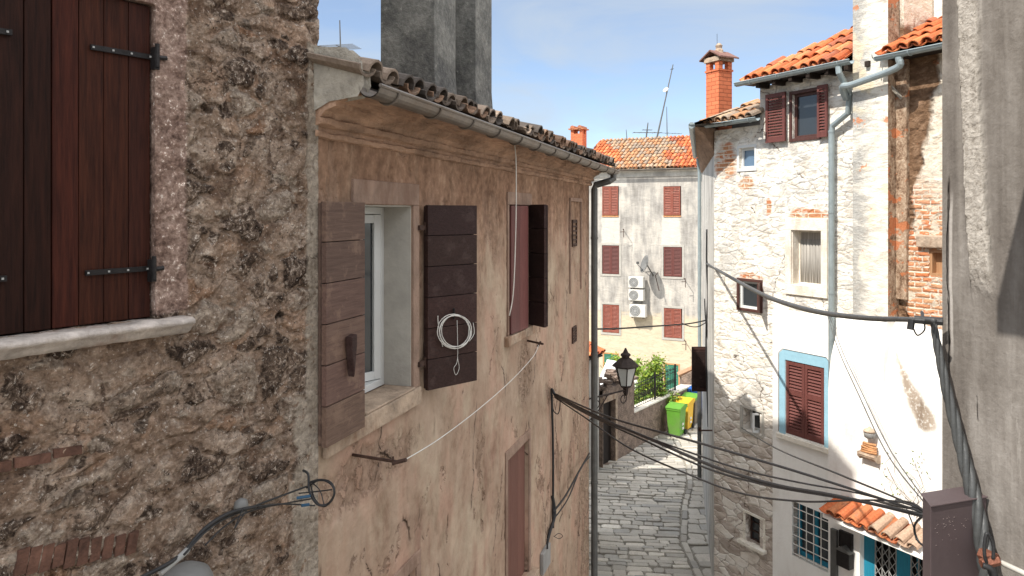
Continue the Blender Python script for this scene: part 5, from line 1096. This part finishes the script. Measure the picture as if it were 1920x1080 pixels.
bush('climbing_plant', 'thin green climber behind the street lantern with dark top leaves', 'plant', P, [(0, 0, 1.45, .32, .3, .3, 1), (.05, 0, 1.95, .26, .2, .22, 1)], 900, .13, 2, 5)
P = px(1152, 720, 31); P.z = -.6
bush('potted_shrub', 'low green shrub beside the green shutter of far house', 'shrub', P, [(0, 0, 1.9, .45, .3, .32, 1.4)], 700, .13, 3, 5)
pc = px(1168, 690, 26.8); t_ = tag(bpy.data.objects.new('white_tarpaulin', None), 'white sheet stretched like a low tent behind the lantern', 'tarpaulin'); C.objects.link(t_); t_.location = (pc.x, pc.y, 0); mb = MB()
tp = [(-.85, -.2, 1.15), (-.42, .0, 2.20), (.18, .1, 2.05), (.80, -.1, 1.2), (-.85, 1.2, 1.1), (-.40, 1.3, 2.1), (.2, 1.3, 2.0), (.80, 1.2, 1.15)]
mb.add(tp, [(0, 1, 5, 4), (1, 2, 6, 5), (2, 3, 7, 6), (0, 3, 2, 1)]); mb.build('sheet', M_['cloth'], t_, solid=.01)
for k_, (xx, yy, zz) in enumerate((tp[0], tp[3], tp[4], tp[7])): mb = MB(); mb.tube([(xx, yy, 0), (xx, yy, zz)], .02, 6); mb.build('pole', M_['zincD'], t_)
# broken wall piece by the terrace gate
bw = empty('garden_wall', 'rough sunlit garden wall with sloping tile coping right of the green door', 'wall', (6.35, 27.9, 0)); mb = MB()
zA, zB = 7.6-305/F*28.0, 7.6-268/F*29.0
mb.add([(0, 0, 0), (.95, -.25, 0), (.95, -.25, zB), (0, 0, zA), (0, .35, 0), (.95, .1, 0), (.95, .1, zB), (0, .35, zA)], [(0, 1, 2, 3), (7, 6, 5, 4), (3, 2, 6, 7), (0, 3, 7, 4), (1, 5, 6, 2)]); mb.build('wall', M_['mortarstone'], bw)
mb = MB(); mb.tube([(-.1, .17, zA+.03), (.45, .05, (zA+zB)/2+.04), (1.0, -.08, zB+.03)], .11, 6, 0, (.45, .27, .17)); mb.build('coping', M_['tile'], bw)

# ================================================================ wheelie bins
def bin_(x, Y, yaw, mb_, ml, label, wv=.50, dv=.56, hv=.93, stick=True):
    p = px(x, 800, Y); t_ = empty('wheelie_bin', label, 'wheelie bin', (p.x, p.y, .012), yaw, 'wheelie bins beside the terrace wall'); mb = MB()
    a, b = wv/2, dv/2; k = .82
    mb.add([(-a*k, -b*k, .04), (a*k, -b*k, .04), (a*k, b*k, .04), (-a*k, b*k, .04), (-a, -b, hv), (a, -b, hv), (a, b, hv), (-a, b, hv)], [(0, 3, 2, 1), (0, 1, 5, 4), (1, 2, 6, 5), (2, 3, 7, 6), (3, 0, 4, 7)]); mb.box(-a-.015, a+.015, -b-.015, b+.015, hv-.06, hv)
    mb.build('body', mb_, t_, bevel=.012)
    mb = MB(); extrude(mb, [(-b-.03, hv+.003), (b+.05, hv+.003), (b+.05, hv+.10), (b*.4, hv+.12), (-b-.03, hv+.05)], -a-.025, a+.025); mb.build('lid', ml, t_, bevel=.015)
    mb = MB(); mb.tube([(-a*.8, b+.09, hv+.03), (a*.8, b+.09, hv+.03)], .016, 6); [mb.box(xx-.02, xx+.02, b, b+.09, hv, hv+.04) for xx in (-a*.8, a*.8)]; mb.build('handle', mb_, t_)
    for sx in (-1, 1): mb = MB(); mb.tube([(sx*(a*.86), b*.8, .09), (sx*(a*.86+.05), b*.8, .09)], .09, 14); mb.build('wheel', M_['rubber'], t_)
    if stick:
        mb = MB()
        for zz in (.22, .36): mb.box(a*.88, a*.92+.012, -.05, .08, zz, zz+.07)
        mb.build('sticker', M_['sticker'], t_)
yw = R(-33)
bin_(1268, 25.6, yw, M_['greenb'], M_['greenb'], 'bright green wheelie bin, nearest of the row')
bin_(1283, 26.35, yw, M_['yellowb'], M_['yellowb'], 'yellow wheelie bin behind the bright green one')
bin_(1296, 27.0, yw, M_['brownb'], M_['greenb'], 'grey brown wheelie bin with green lid behind the yellow one', stick=False)
bin_(1303, 27.7, yw, M_['blueb'], M_['blueb'], 'blue wheelie bin at the back of the row', hv=1.08, stick=False)

# ================================================================ street lantern
lp = px(1173, 728, 12.6); sl_ = empty('street_lantern', 'old six sided wall lantern on a scrolled iron bracket', 'street lamp', tuple(lp))
k6 = math.pi/6; mb = MB(); mb.lathe([(.03, -.12), (.045, -.06), (.05, .0), (.095, .03), (.10, .05)], (0, 0, 0), 6, ph=k6)
for j in range(6):
    a = k6+j*math.pi/3; mb.tube([(.10*math.cos(a), .10*math.sin(a), .05), (.185*math.cos(a), .185*math.sin(a), .36)], .010, 4)
mb.lathe([(.195, .355), (.195, .375), (.21, .38)], (0, 0, 0), 6, ph=k6); mb.build('frame', M_['lampm'], sl_)
mb = MB(); mb.lathe([(.225, .376), (.225, .388), (.10, .50), (.065, .52), (.065, .57), (.08, .58), (.05, .60), (.03, .64), (.012, .68)], (0, 0, 0), 12, ph=k6); mb.lathe([(.05, .52), (.085, .55), (.085, .575), (.04, .60)], (0, 0, 0), 8); mb.build('roof', M_['lampm'], sl_)
for j in range(6):
    a, b = k6+j*math.pi/3+.06, k6+(j+1)*math.pi/3-.06; mb = MB(); r0, r1 = .096, .178
    mb.add([(r0*math.cos(a), r0*math.sin(a), .055), (r0*math.cos(b), r0*math.sin(b), .055), (r1*math.cos(b), r1*math.sin(b), .352), (r1*math.cos(a), r1*math.sin(a), .352)], [(0, 1, 2, 3)]); mb.build('glass_panel', M_['milk'], sl_, solid=.004)
wl = Vector((1.22, 11.95, lp.z-.02))-lp; mb = MB()
mb.tube([(0, 0, -.03), tuple(wl)], .014, 6); mb.tube([(wl.x, wl.y, wl.z+.1), (wl.x, wl.y, wl.z-.42)], .014, 6)
dr_ = wl.normalized()
def scroll(c, r, turns, sg, st=0): return [tuple(Vector(c)+dr_*(sg*r*(1-.6*k/24)*math.cos(st+turns*6.2832*k/24))+Vector((0, 0, r*(1-.6*k/24)*math.sin(st+turns*6.2832*k/24)))) for k in range(25)]
mb.tube(scroll(dr_*.06+Vector((0, 0, -.16)), .10, 1.3, 1, 1.6), .009, 5); mb.tube(scroll(wl*.78+Vector((0, 0, -.12)), .09, 1.4, -1, 1.6), .009, 5)
mb.tube(crom([wl*.5+Vector((0, 0, -.03)), wl*.75+Vector((0, 0, -.24)), wl+Vector((0, 0, -.36))], 6), .010, 5); mb.build('bracket', M_['lampm'], sl_)

# ================================================================ open shutter and fixings on the lane side of C
sh = empty('lane_shutter', 'dark maroon shutter standing open above the bins', 'shutter', tuple(WS.w(-(17.9-14.5)*1.024, 0, 0)), 0)
hp = WS.w(-(17.9-14.5)*1.024, 0, 0); zA = EYE-250/F*17.9; zB = EYE-334/F*17.9; mb = MB()
mb.box(-.37, 0, -.02, .02, zB, zA); mb.box(-.35, -.02, -.026, -.018, zB+.1, zA-.12, 0, (.6, .6, .6)); mb.box(-.35, -.02, -.03, -.018, zA-.07, zA-.03, 0, (1.8, 1.8, 1.8))
mb.build('leaf', M_['wineD'], sh, bevel=.004)
for z in (zB+.15, zA-.15): mb = MB(); mb.tube([(.0, 0, z), (.05, .0, z)], .014, 5); mb.build('hinge', M_['rust'], sh)
mb = MB(); a = px(1312, 807, 15.6); b = px(1342, 807, 15.2); mb.tube([a, b], .018, 6); mb.tube([px(1341, 765, 15.2), px(1341, 870, 15.2)], .015, 6); mb.box(a.x-.03, a.x+.02, a.y-.02, a.y+.02, a.z-.02, a.z+.07)
tag(mb.build('iron_bracket', M_['rust']), 'rusty iron bracket on the lane corner of the limewashed house', 'bracket')

# ================================================================ cables
gp = 'thin black wires strung across the lane'
def w3(name, label, pts, Y0, Y1, r, mat='cable', grp=gp, cat='wire'): return cable(name, label, cat, wire_pts(pts, Y0, Y1), r, M_[mat], grp)
YB = 9.25; YX = 2.52
w3('overhead_wire', 'uppermost of the wires fanning from the pink wall to the mauve box', [(1040, 738), (1100, 765), (1160, 788), (1320, 833), (1420, 862), (1500, 886), (1600, 918), (1735, 962)], YB, YX, (.010, .0042))
w3('overhead_wire', 'thin second wire just under the uppermost one', [(1040, 740), (1160, 798), (1322, 858), (1410, 885), (1500, 905), (1610, 925), (1735, 960)], YB, YX, (.007, .0028))
w3('overhead_wire', 'thickest wire in the middle of the fan across the lane', [(1040, 741), (1110, 778), (1200, 815), (1332, 872), (1450, 908), (1560, 928), (1735, 966)], YB, YX, (.014, .0055))
w3('overhead_wire', 'wire close below the thickest one in the fan', [(1040, 743), (1100, 776), (1200, 822), (1320, 876), (1440, 910), (1600, 938), (1735, 970)], YB, YX, (.009, .0038))
w3('overhead_wire', 'lowest sagging wire of the fan, passing over the barred window', [(1040, 745), (1100, 785), (1180, 840), (1300, 893), (1390, 925), (1500, 940), (1600, 938), (1680, 940), (1735, 958)], YB, YX, (.008, .003))
w3('overhead_wire', 'wire rising left from the mauve box past the white sash window', [(1390, 802), (1450, 838), (1570, 888), (1660, 925), (1735, 958)], 13.3, YX, (.008, .0028))
w3('overhead_wire', 'sunlit grey wire dropping from the pipe past the clay shelf', [(1548, 580), (1570, 650), (1610, 740), (1660, 845), (1736, 946)], 12.0, YX, (.006, .0025), 'cableg')
w3('overhead_wire', 'second grey wire running just right of its twin past the clay shelf', [(1552, 580), (1576, 650), (1618, 740), (1666, 838), (1740, 944)], 12.0, YX, (.005, .0022), 'cableg')
cable('service_cable', 'thick twisted service cable sagging from the lane corner to the grey wall', 'cable', wire_pts([(1325, 494), (1370, 520), (1425, 550), (1480, 571), (1540, 586), (1620, 596), (1700, 599), (1752, 601)], 17.8, 2.5), (.026, .0085), M_['cableg'])
w3('cross_cable', 'single black cable crossing in front of the far house above the lantern', [(1110, 617), (1160, 616), (1220, 612), (1290, 607), (1326, 600)], 12.2, 17.8, .016, 'cable', None, 'cable')
w3('cross_cable', 'short loop of cable hanging under the end of the crossing cable', [(1278, 606), (1295, 612), (1310, 612), (1326, 603)], 16.5, 17.8, .012, 'cable', None, 'cable')
# vertical bundle at lane corner
vb = empty('wall_cables', 'bunch of black cables running down the lane corner of limewashed house', 'cables', tuple(px(1325, 1000, 17.6))); o_ = px(1325, 1000, 17.6)
def rel(L, o): return [Vector(p)-o for p in L]
for pts, r in (([(1325, 430, 17.6), (1325, 500, 17.6), (1327, 560, 17.6), (1324, 620, 17.6), (1325, 700, 17.6), (1328, 800, 17.4)], .02), ([(1327, 490, 17.5), (1329, 580, 17.5), (1330, 640, 17.5), (1329, 760, 17.3), (1331, 900, 16.8), (1332, 1000, 16.3)], .012), ([(1321, 560, 17.7), (1323, 600, 17.7), (1328, 640, 17.7), (1326, 600, 17.7)], .014)):
    mb = MB(); mb.tube(crom(rel([px(*p) for p in pts], o_), 5), r, 6); mb.build('strand', M_['cable'], vb, smooth=True)
# thick twisted bundle by the grey wall
base = [px(x, y, min(2.56, 2.405/((x-HX)/F+.35)) - c_ if x > 1765 else 2.56) for x, y, c_ in ((1750, 603, 0), (1757, 645, 0), (1775, 730, .035), (1800, 830, .045), (1825, 930, .05), (1846, 1030, .06), (1856, 1095, .07))]
pts = crom(base, 16); o_ = pts[0]; tw = empty('twisted_cable', 'thick grey twisted cable hanging down the grey wall to the clamp', 'cable', tuple(o_)); n_ = len(pts)
for j in range(4):
    hel = []
    for i, p in enumerate(pts):
        f_ = i/(n_-1); rr = .0052+.0105*f_; t_ = (pts[min(i+1, n_-1)]-pts[max(i-1, 0)]).normalized(); u = t_.cross(Vector((0, 1, 0))).normalized(); v = t_.cross(u); a = j*math.pi/2+f_*20
        hel.append(p+u*rr*math.cos(a)+v*rr*math.sin(a)-o_)
    mb = MB(); mb.tube(hel, [.0052+.0102*i/(n_-1) for i in range(n_)], 8); mb.build('strand', M_['cableg'], tw, smooth=True)
mb = MB(); c = px(1731, 599, 2.6); mb.tube([c+Vector((-.03, 0, 0)), c+Vector((.04, -.05, .0))], .014, 8); mb.tube([c+Vector((-.04, 0, .0)), c+Vector((-.045, 0, -.035))], .012, 8); mb.tube(crom([c+Vector((0, 0, 0)), c+Vector((.005, 0, -.035)), c+Vector((-.02, 0, -.055)), c+Vector((-.035, 0, -.03))], 5), .003, 5); mb.tube([c+Vector((.0, 0, 0)), c+Vector((.05, .1, .012))], .006, 5)
tag(mb.build('cable_clamp', M_['cable']), 'black clamp where the sagging cable meets the twisted one', 'clamp')
bx = WR; t_ = empty('junction_box', 'mauve painted steel junction box on the grey wall at the wire ends', 'junction box', WR.loc, WR.rz)
sb = WR.s_(1852); mb = MB(); mb.slab([(sb, -.247), (sb, -.004), (sb-.085, -.004), (sb-.085, -.185)], 6.2, EYE-550/F*2.36); mb.build('body', M_['box'], t_, bevel=.004)
M_['scuff'] = mat_plain('scratched_bare_paint', (.26, .21, .20), .6, .3, 30, bump=0); mb = MB(); q = random.Random(3)
for i in range(46): a_ = q.uniform(-.235, -.02); z_ = EYE-.96-abs(q.gauss(0, .035))-(.02 if i % 2 else .0); w_ = q.uniform(.001, .006); mb.box(sb+.0005, sb+.0012, a_, a_+w_, z_, z_+q.uniform(.0006, .0016))
mb.build('scratches', M_['scuff'], t_)
mb = MB(); mb.slab([(sb+.005, -.251), (sb+.005, -.004), (sb-.09, -.004), (sb-.09, -.188)], EYE-550/F*2.36+.0005, EYE-550/F*2.36+.006); mb.build('lid', M_['box'], t_, bevel=.002)
t_ = empty('wall_tie_rod', 'pale metal rod with a copper clamp at the foot of the twisted cable', 'rod', (0, 0, 0)); a = px(1858, 1046, 2.33); mb = MB(); b = a+Vector((.33, -.944, 0))*.6
mb.tube([a, b], .0085, 10); mb.build('rod', M_['acw'], t_, smooth=True); mb = MB(); mb.tube([a+Vector((-.012, .03, 0)), a+Vector((.006, -.018, 0))], .021, 6); mb.tube([px(1840, 1058, 2.28), px(1872, 1050, 2.28)], .016, 6); mb.build('clamp', M_['copper'], t_, bevel=.002)
mb = MB(); mb.tube(crom([px(1862, 1048, 2.27), px(1862, 1020, 2.27), px(1850, 1000, 2.27), px(1846, 1040, 2.27), px(1860, 1085, 2.27)], 6), .005, 6); mb.tube(crom([px(1843, 1060, 2.26), px(1860, 1068, 2.25), px(1868, 1090, 2.25)], 5), .009, 6); mb.build('tie', M_['cable'], t_, smooth=True)
mb = MB(); mb.tube(crom([px(1738, 960, 2.5), px(1715, 985, 2.6), px(1722, 1015, 2.6), px(1745, 1030, 2.5)], 8), .004, 6); mb.tube(crom([px(1700, 955, 2.7), px(1712, 985, 2.7), px(1718, 1012, 2.6)], 6), .0025, 5); mb.tube(crom([px(1640, 938, 3.4), px(1680, 948, 2.9), px(1738, 957, 2.5)], 6), .006, 6); mb.tube(crom([px(1680, 938, 2.9), px(1712, 944, 2.6), px(1740, 965, 2.5)], 6), .004, 6)
tag(mb.build('cable_loops', M_['cable']), 'black cable loops hanging left of the mauve box', 'cables')
# cable tangle on the pink wall
o_ = px(1036, 735, YB); t_ = empty('wall_cables', 'dark cable bundle running down the pink wall with looped ends', 'cables', tuple(o_))
L = [([(1040, 740, 9.25), (1034, 730, 9.3), (1035, 760, 9.3), (1037, 850, 9.35), (1037, 950, 9.35), (1037, 990, 9.3)], .016), ([(1042, 741, 9.2), (1050, 752, 9.25), (1047, 775, 9.3), (1038, 770, 9.3), (1033, 745, 9.3)], .007), ([(1037, 960, 9.3), (1060, 930, 9.7), (1085, 885, 10.4), (1105, 850, 11.2)], .014), ([(1037, 975, 9.3), (1065, 935, 9.7), (1088, 880, 10.5), (1106, 856, 11.2)], .009), ([(1036, 930, 9.35), (1040, 965, 9.35), (1030, 1000, 9.2), (1020, 1040, 9.05)], .022),
     ([(1038, 1005, 9.3), (1048, 1010, 9.4), (1055, 1005, 9.45), (1048, 1000, 9.4), (1040, 1005, 9.35)], .004), ([(1028, 1010, 9.2), (1020, 1018, 9.1), (1012, 1040, 9.0), (1000, 1075, 8.85)], .008)]
for pts, r in L: mb = MB(); mb.tube(crom([px(x, y, Y-.05)-o_ for x, y, Y in pts], 6), r, 6); mb.build('strand', M_['cable'], t_, smooth=True)
W = WB; o = rc(W, 1011, 1028, 1026, 1068); t_ = onwall(empty('terminal_box', 'small pale terminal box under the cables on the pink wall', 'junction box'), W); mb = MB(); mb.box(o[0]+.03, o[1], -.045, -.0, o[2], o[3]); mb.build('body', M_['cglassd'], t_, bevel=.008); mb = MB(); mb.tube([((o[0]+o[1])/2, -.05, o[3]), ((o[0]+o[1])/2, -.05, o[3]+.12)], .012, 6); mb.build('gland', M_['cable'], t_)
# tangle at the corner of the two near houses
o_ = px(575, 915, 4.0); t_ = empty('corner_cables', 'tangle of black cables ending in a loop at the corner of rubble and pink houses', 'cables', tuple(o_))
L = [([(250, 1090, 3.0), (310, 1060, 3.1), (345, 1035, 3.2), (385, 990, 3.3), (430, 962, 3.45), (480, 950, 3.6)], .0085), ([(345, 1040, 3.15), (400, 985, 3.35), (470, 952, 3.6), (575, 912, 4.0)], .005), ([(385, 1022, 3.3), (420, 988, 3.42), (470, 958, 3.58), (545, 942, 3.9), (585, 935, 4.0)], .004), ([(480, 950, 3.6), (530, 945, 3.8), (590, 948, 4.0)], .0045),
     ([(568, 882, 4.0), (578, 890, 3.98), (580, 920, 3.95), (595, 945, 3.9), (615, 945, 3.9), (627, 925, 3.9), (620, 905, 3.92), (600, 900, 3.95), (580, 905, 3.97)], .0065), ([(575, 915, 4), (600, 900, 3.95), (622, 910, 3.9), (625, 930, 3.88), (608, 950, 3.9), (590, 935, 3.95), (582, 905, 4)], .004), ([(560, 925, 3.95), (590, 922, 3.95), (622, 918, 3.9)], .0035), ([(585, 905, 3.97), (600, 920, 3.93), (608, 948, 3.9)], .003), ([(455, 955, 3.5), (440, 990, 3.4), (450, 975, 3.45), (462, 958, 3.52)], .003)]
for pts, r in L: mb = MB(); mb.tube(crom([px(x, y, Y-.04)-o_ for x, y, Y in pts], 6), r, 6); mb.build('strand', M_['cable'], t_, smooth=True)
M_['bluec'] = mat_plain('blue_connector_plastic', (.02, .07, .13), .5, .1, 9, bump=0)
for a, b in (((556, 934, 3.9), (582, 930, 3.92)), ((565, 948, 3.9), (580, 946, 3.92))): mb = MB(); mb.tube([px(a[0], a[1], a[2]-.05)-o_, px(b[0], b[1], b[2]-.05)-o_], .008, 8); mb.build('connector', M_['bluec'], t_)
mb = MB(); mb.tube(crom([px(300, 1075, 3.05)-o_, px(340, 1042, 3.14)-o_, px(352, 1030, 3.18)-o_], 4), .013, 8); mb.build('grey_sleeve', M_['acg'], t_)
W = WA; a = W.at(345, 1085, .08); mb = MB(); mb.lathe([(.12, -.1), (.115, -.02), (.095, .02), (.05, .045), (.01, .05)], (a[0], -.1, a[1]+.02), 18); tag(onwall(mb.build('grey_lamp_hood', M_['greyp'], None, smooth=True), W), 'rounded dark grey hood poking up from the bottom edge on rubble wall', 'lamp hood')
a = W.at(452, 946, .02); mb = MB(); mb.lathe([(.03, -.035), (.036, -.01), (.03, .02), (.01, .03)], (a[0], -.02, a[1]), 12); tag(onwall(mb.build('cable_saddle', M_['greyp'], None, smooth=True), W), 'small grey saddle holding the black cables on rubble wall', 'cable clip')
# clothes line bracket and white lines on the pink wall
t_ = empty('clothes_line_bracket', 'rusty iron arm under the open window holding a white clothes line', 'bracket', tuple(px(660, 855, 4.5)))
o_ = px(660, 855, 4.5); mb = MB(); mb.tube([px(657, 852, 4.62)-o_, px(745, 866, 4.30)-o_], .0095, 6); mb.tube([px(738, 868, 4.3)-o_, px(762, 862, 4.28)-o_], .012, 6); mb.tube([px(737, 856, 4.3)-o_, px(737, 872, 4.3)-o_], .006, 6); mb.build('arm', M_['rust'], t_)
t_ = empty('clothes_line_bracket', 'small rusty iron arm under the narrow window of pink house', 'bracket', tuple(px(990, 640, 8.2))); o_ = px(990, 640, 8.2); mb = MB(); mb.tube([px(986, 638, 8.35)-o_, px(1018, 645, 8.1)-o_], .012, 6); mb.tube([px(1008, 650, 8.1)-o_, px(1014, 640, 8.1)-o_], .012, 6); mb.build('arm', M_['rust'], t_)
w3('clothes_line', 'white clothes line slanting up across the pink wall', [(758, 863), (825, 822), (900, 765), (960, 712), (1000, 668), (1010, 646)], 4.28, 8.1, .0035, 'wirew', None, 'clothes line')
w3('hanging_wire', 'thin white wire hanging from the pink house roof past the narrow window', [(938, 222), (952, 240), (966, 280), (967.5, 400), (963, 540), (955, 592)], 7.0, 7.05, .0055, 'wirew', None, 'wire')
# coil of white wire on the dark shutter
hv = Vector((WB.w(hs, .03, 0).x, WB.w(hs, .03, 0).y)); sd_ = (WB.d*math.cos(R(28))-WB.i*math.sin(R(28))); nrm = Vector((sd_.y, -sd_.x))
def onsh(x, y, out=.045):
    r = Vector(((x-HX)/F, 1)); n2 = nrm; O2 = hv+n2*out; t = O2.dot(n2)/r.dot(n2); P = r*t; return Vector((P.x, P.y, EYE+(HY-y)/F*t))
o_ = onsh(853, 620); t_ = empty('wire_coil', 'coil of white wire hung on the open dark shutter', 'wire coil', tuple(o_)); mb = MB(); q = random.Random(6)
cp = []
for i in range(95):
    a = i/24*6.2832; cp.append(onsh(853+(29+2.2*math.sin(i*.13)+q.uniform(-.5, .5))*math.cos(a)+2.5*math.sin(i*.067), 621+(31+2*math.cos(i*.11))*math.sin(a), .055+.003*math.sin(i))-o_)
mb.tube(cp, .0036, 5); mb.tube([p-o_ for p in crom([onsh(830, 650), onsh(822, 610), onsh(821, 592)], 5)], .0036, 5); mb.tube([p-o_ for p in crom([onsh(880, 640), onsh(889, 625), onsh(887, 605)], 5)], .003, 5)
mb.tube([p-o_ for p in crom([onsh(857, 600), onsh(858, 672), onsh(851, 690), onsh(855, 703), onsh(861, 690), onsh(858, 672)], 5)], .0022, 5); mb.build('coil', M_['wirew'], t_, smooth=True)
mb = MB(); mb.tube([onsh(851, 578)-o_, onsh(851, 598)-o_], .009, 6); mb.build('hook', M_['iron'], t_)
# little climber on the sunny white wall
W = WC; a = W.at(1710, 900, .33); q = random.Random(5); t_ = onwall(empty('wall_creeper', 'dry sprig of creeper with few leaves on the sunlit white wall', 'creeper'), W); mb = MB()
for i in range(7):
    p = Vector((a[0]+q.uniform(-.2, .2), -.36, a[1]-.5)); L = [p]
    for k in range(6): p = p+Vector((q.uniform(-.16, .09), q.uniform(-.02, .02), q.uniform(.04, .17))); L.append(p)
    mb.tube(L, .003, 4)
mb.build('stems', M_['bark'], t_); mb = MB()
for i in range(26):
    p = Vector((a[0]+q.uniform(-.45, .3), -.37, a[1]+q.uniform(-.35, .45))); r_ = .03; an = q.uniform(0, 3); mb.add([tuple(p), (p.x+r_*math.cos(an), p.y-.02, p.z+r_*math.sin(an)), (p.x+r_*1.8*math.cos(an+.3), p.y, p.z+r_*1.8*math.sin(an+.3)), (p.x+r_*math.cos(an+.8), p.y-.01, p.z+r_*math.sin(an+.8))], [(0, 1, 2, 3)], 0, (.7, .6, .6))
mb.build('leaves', M_['leaf'], t_)
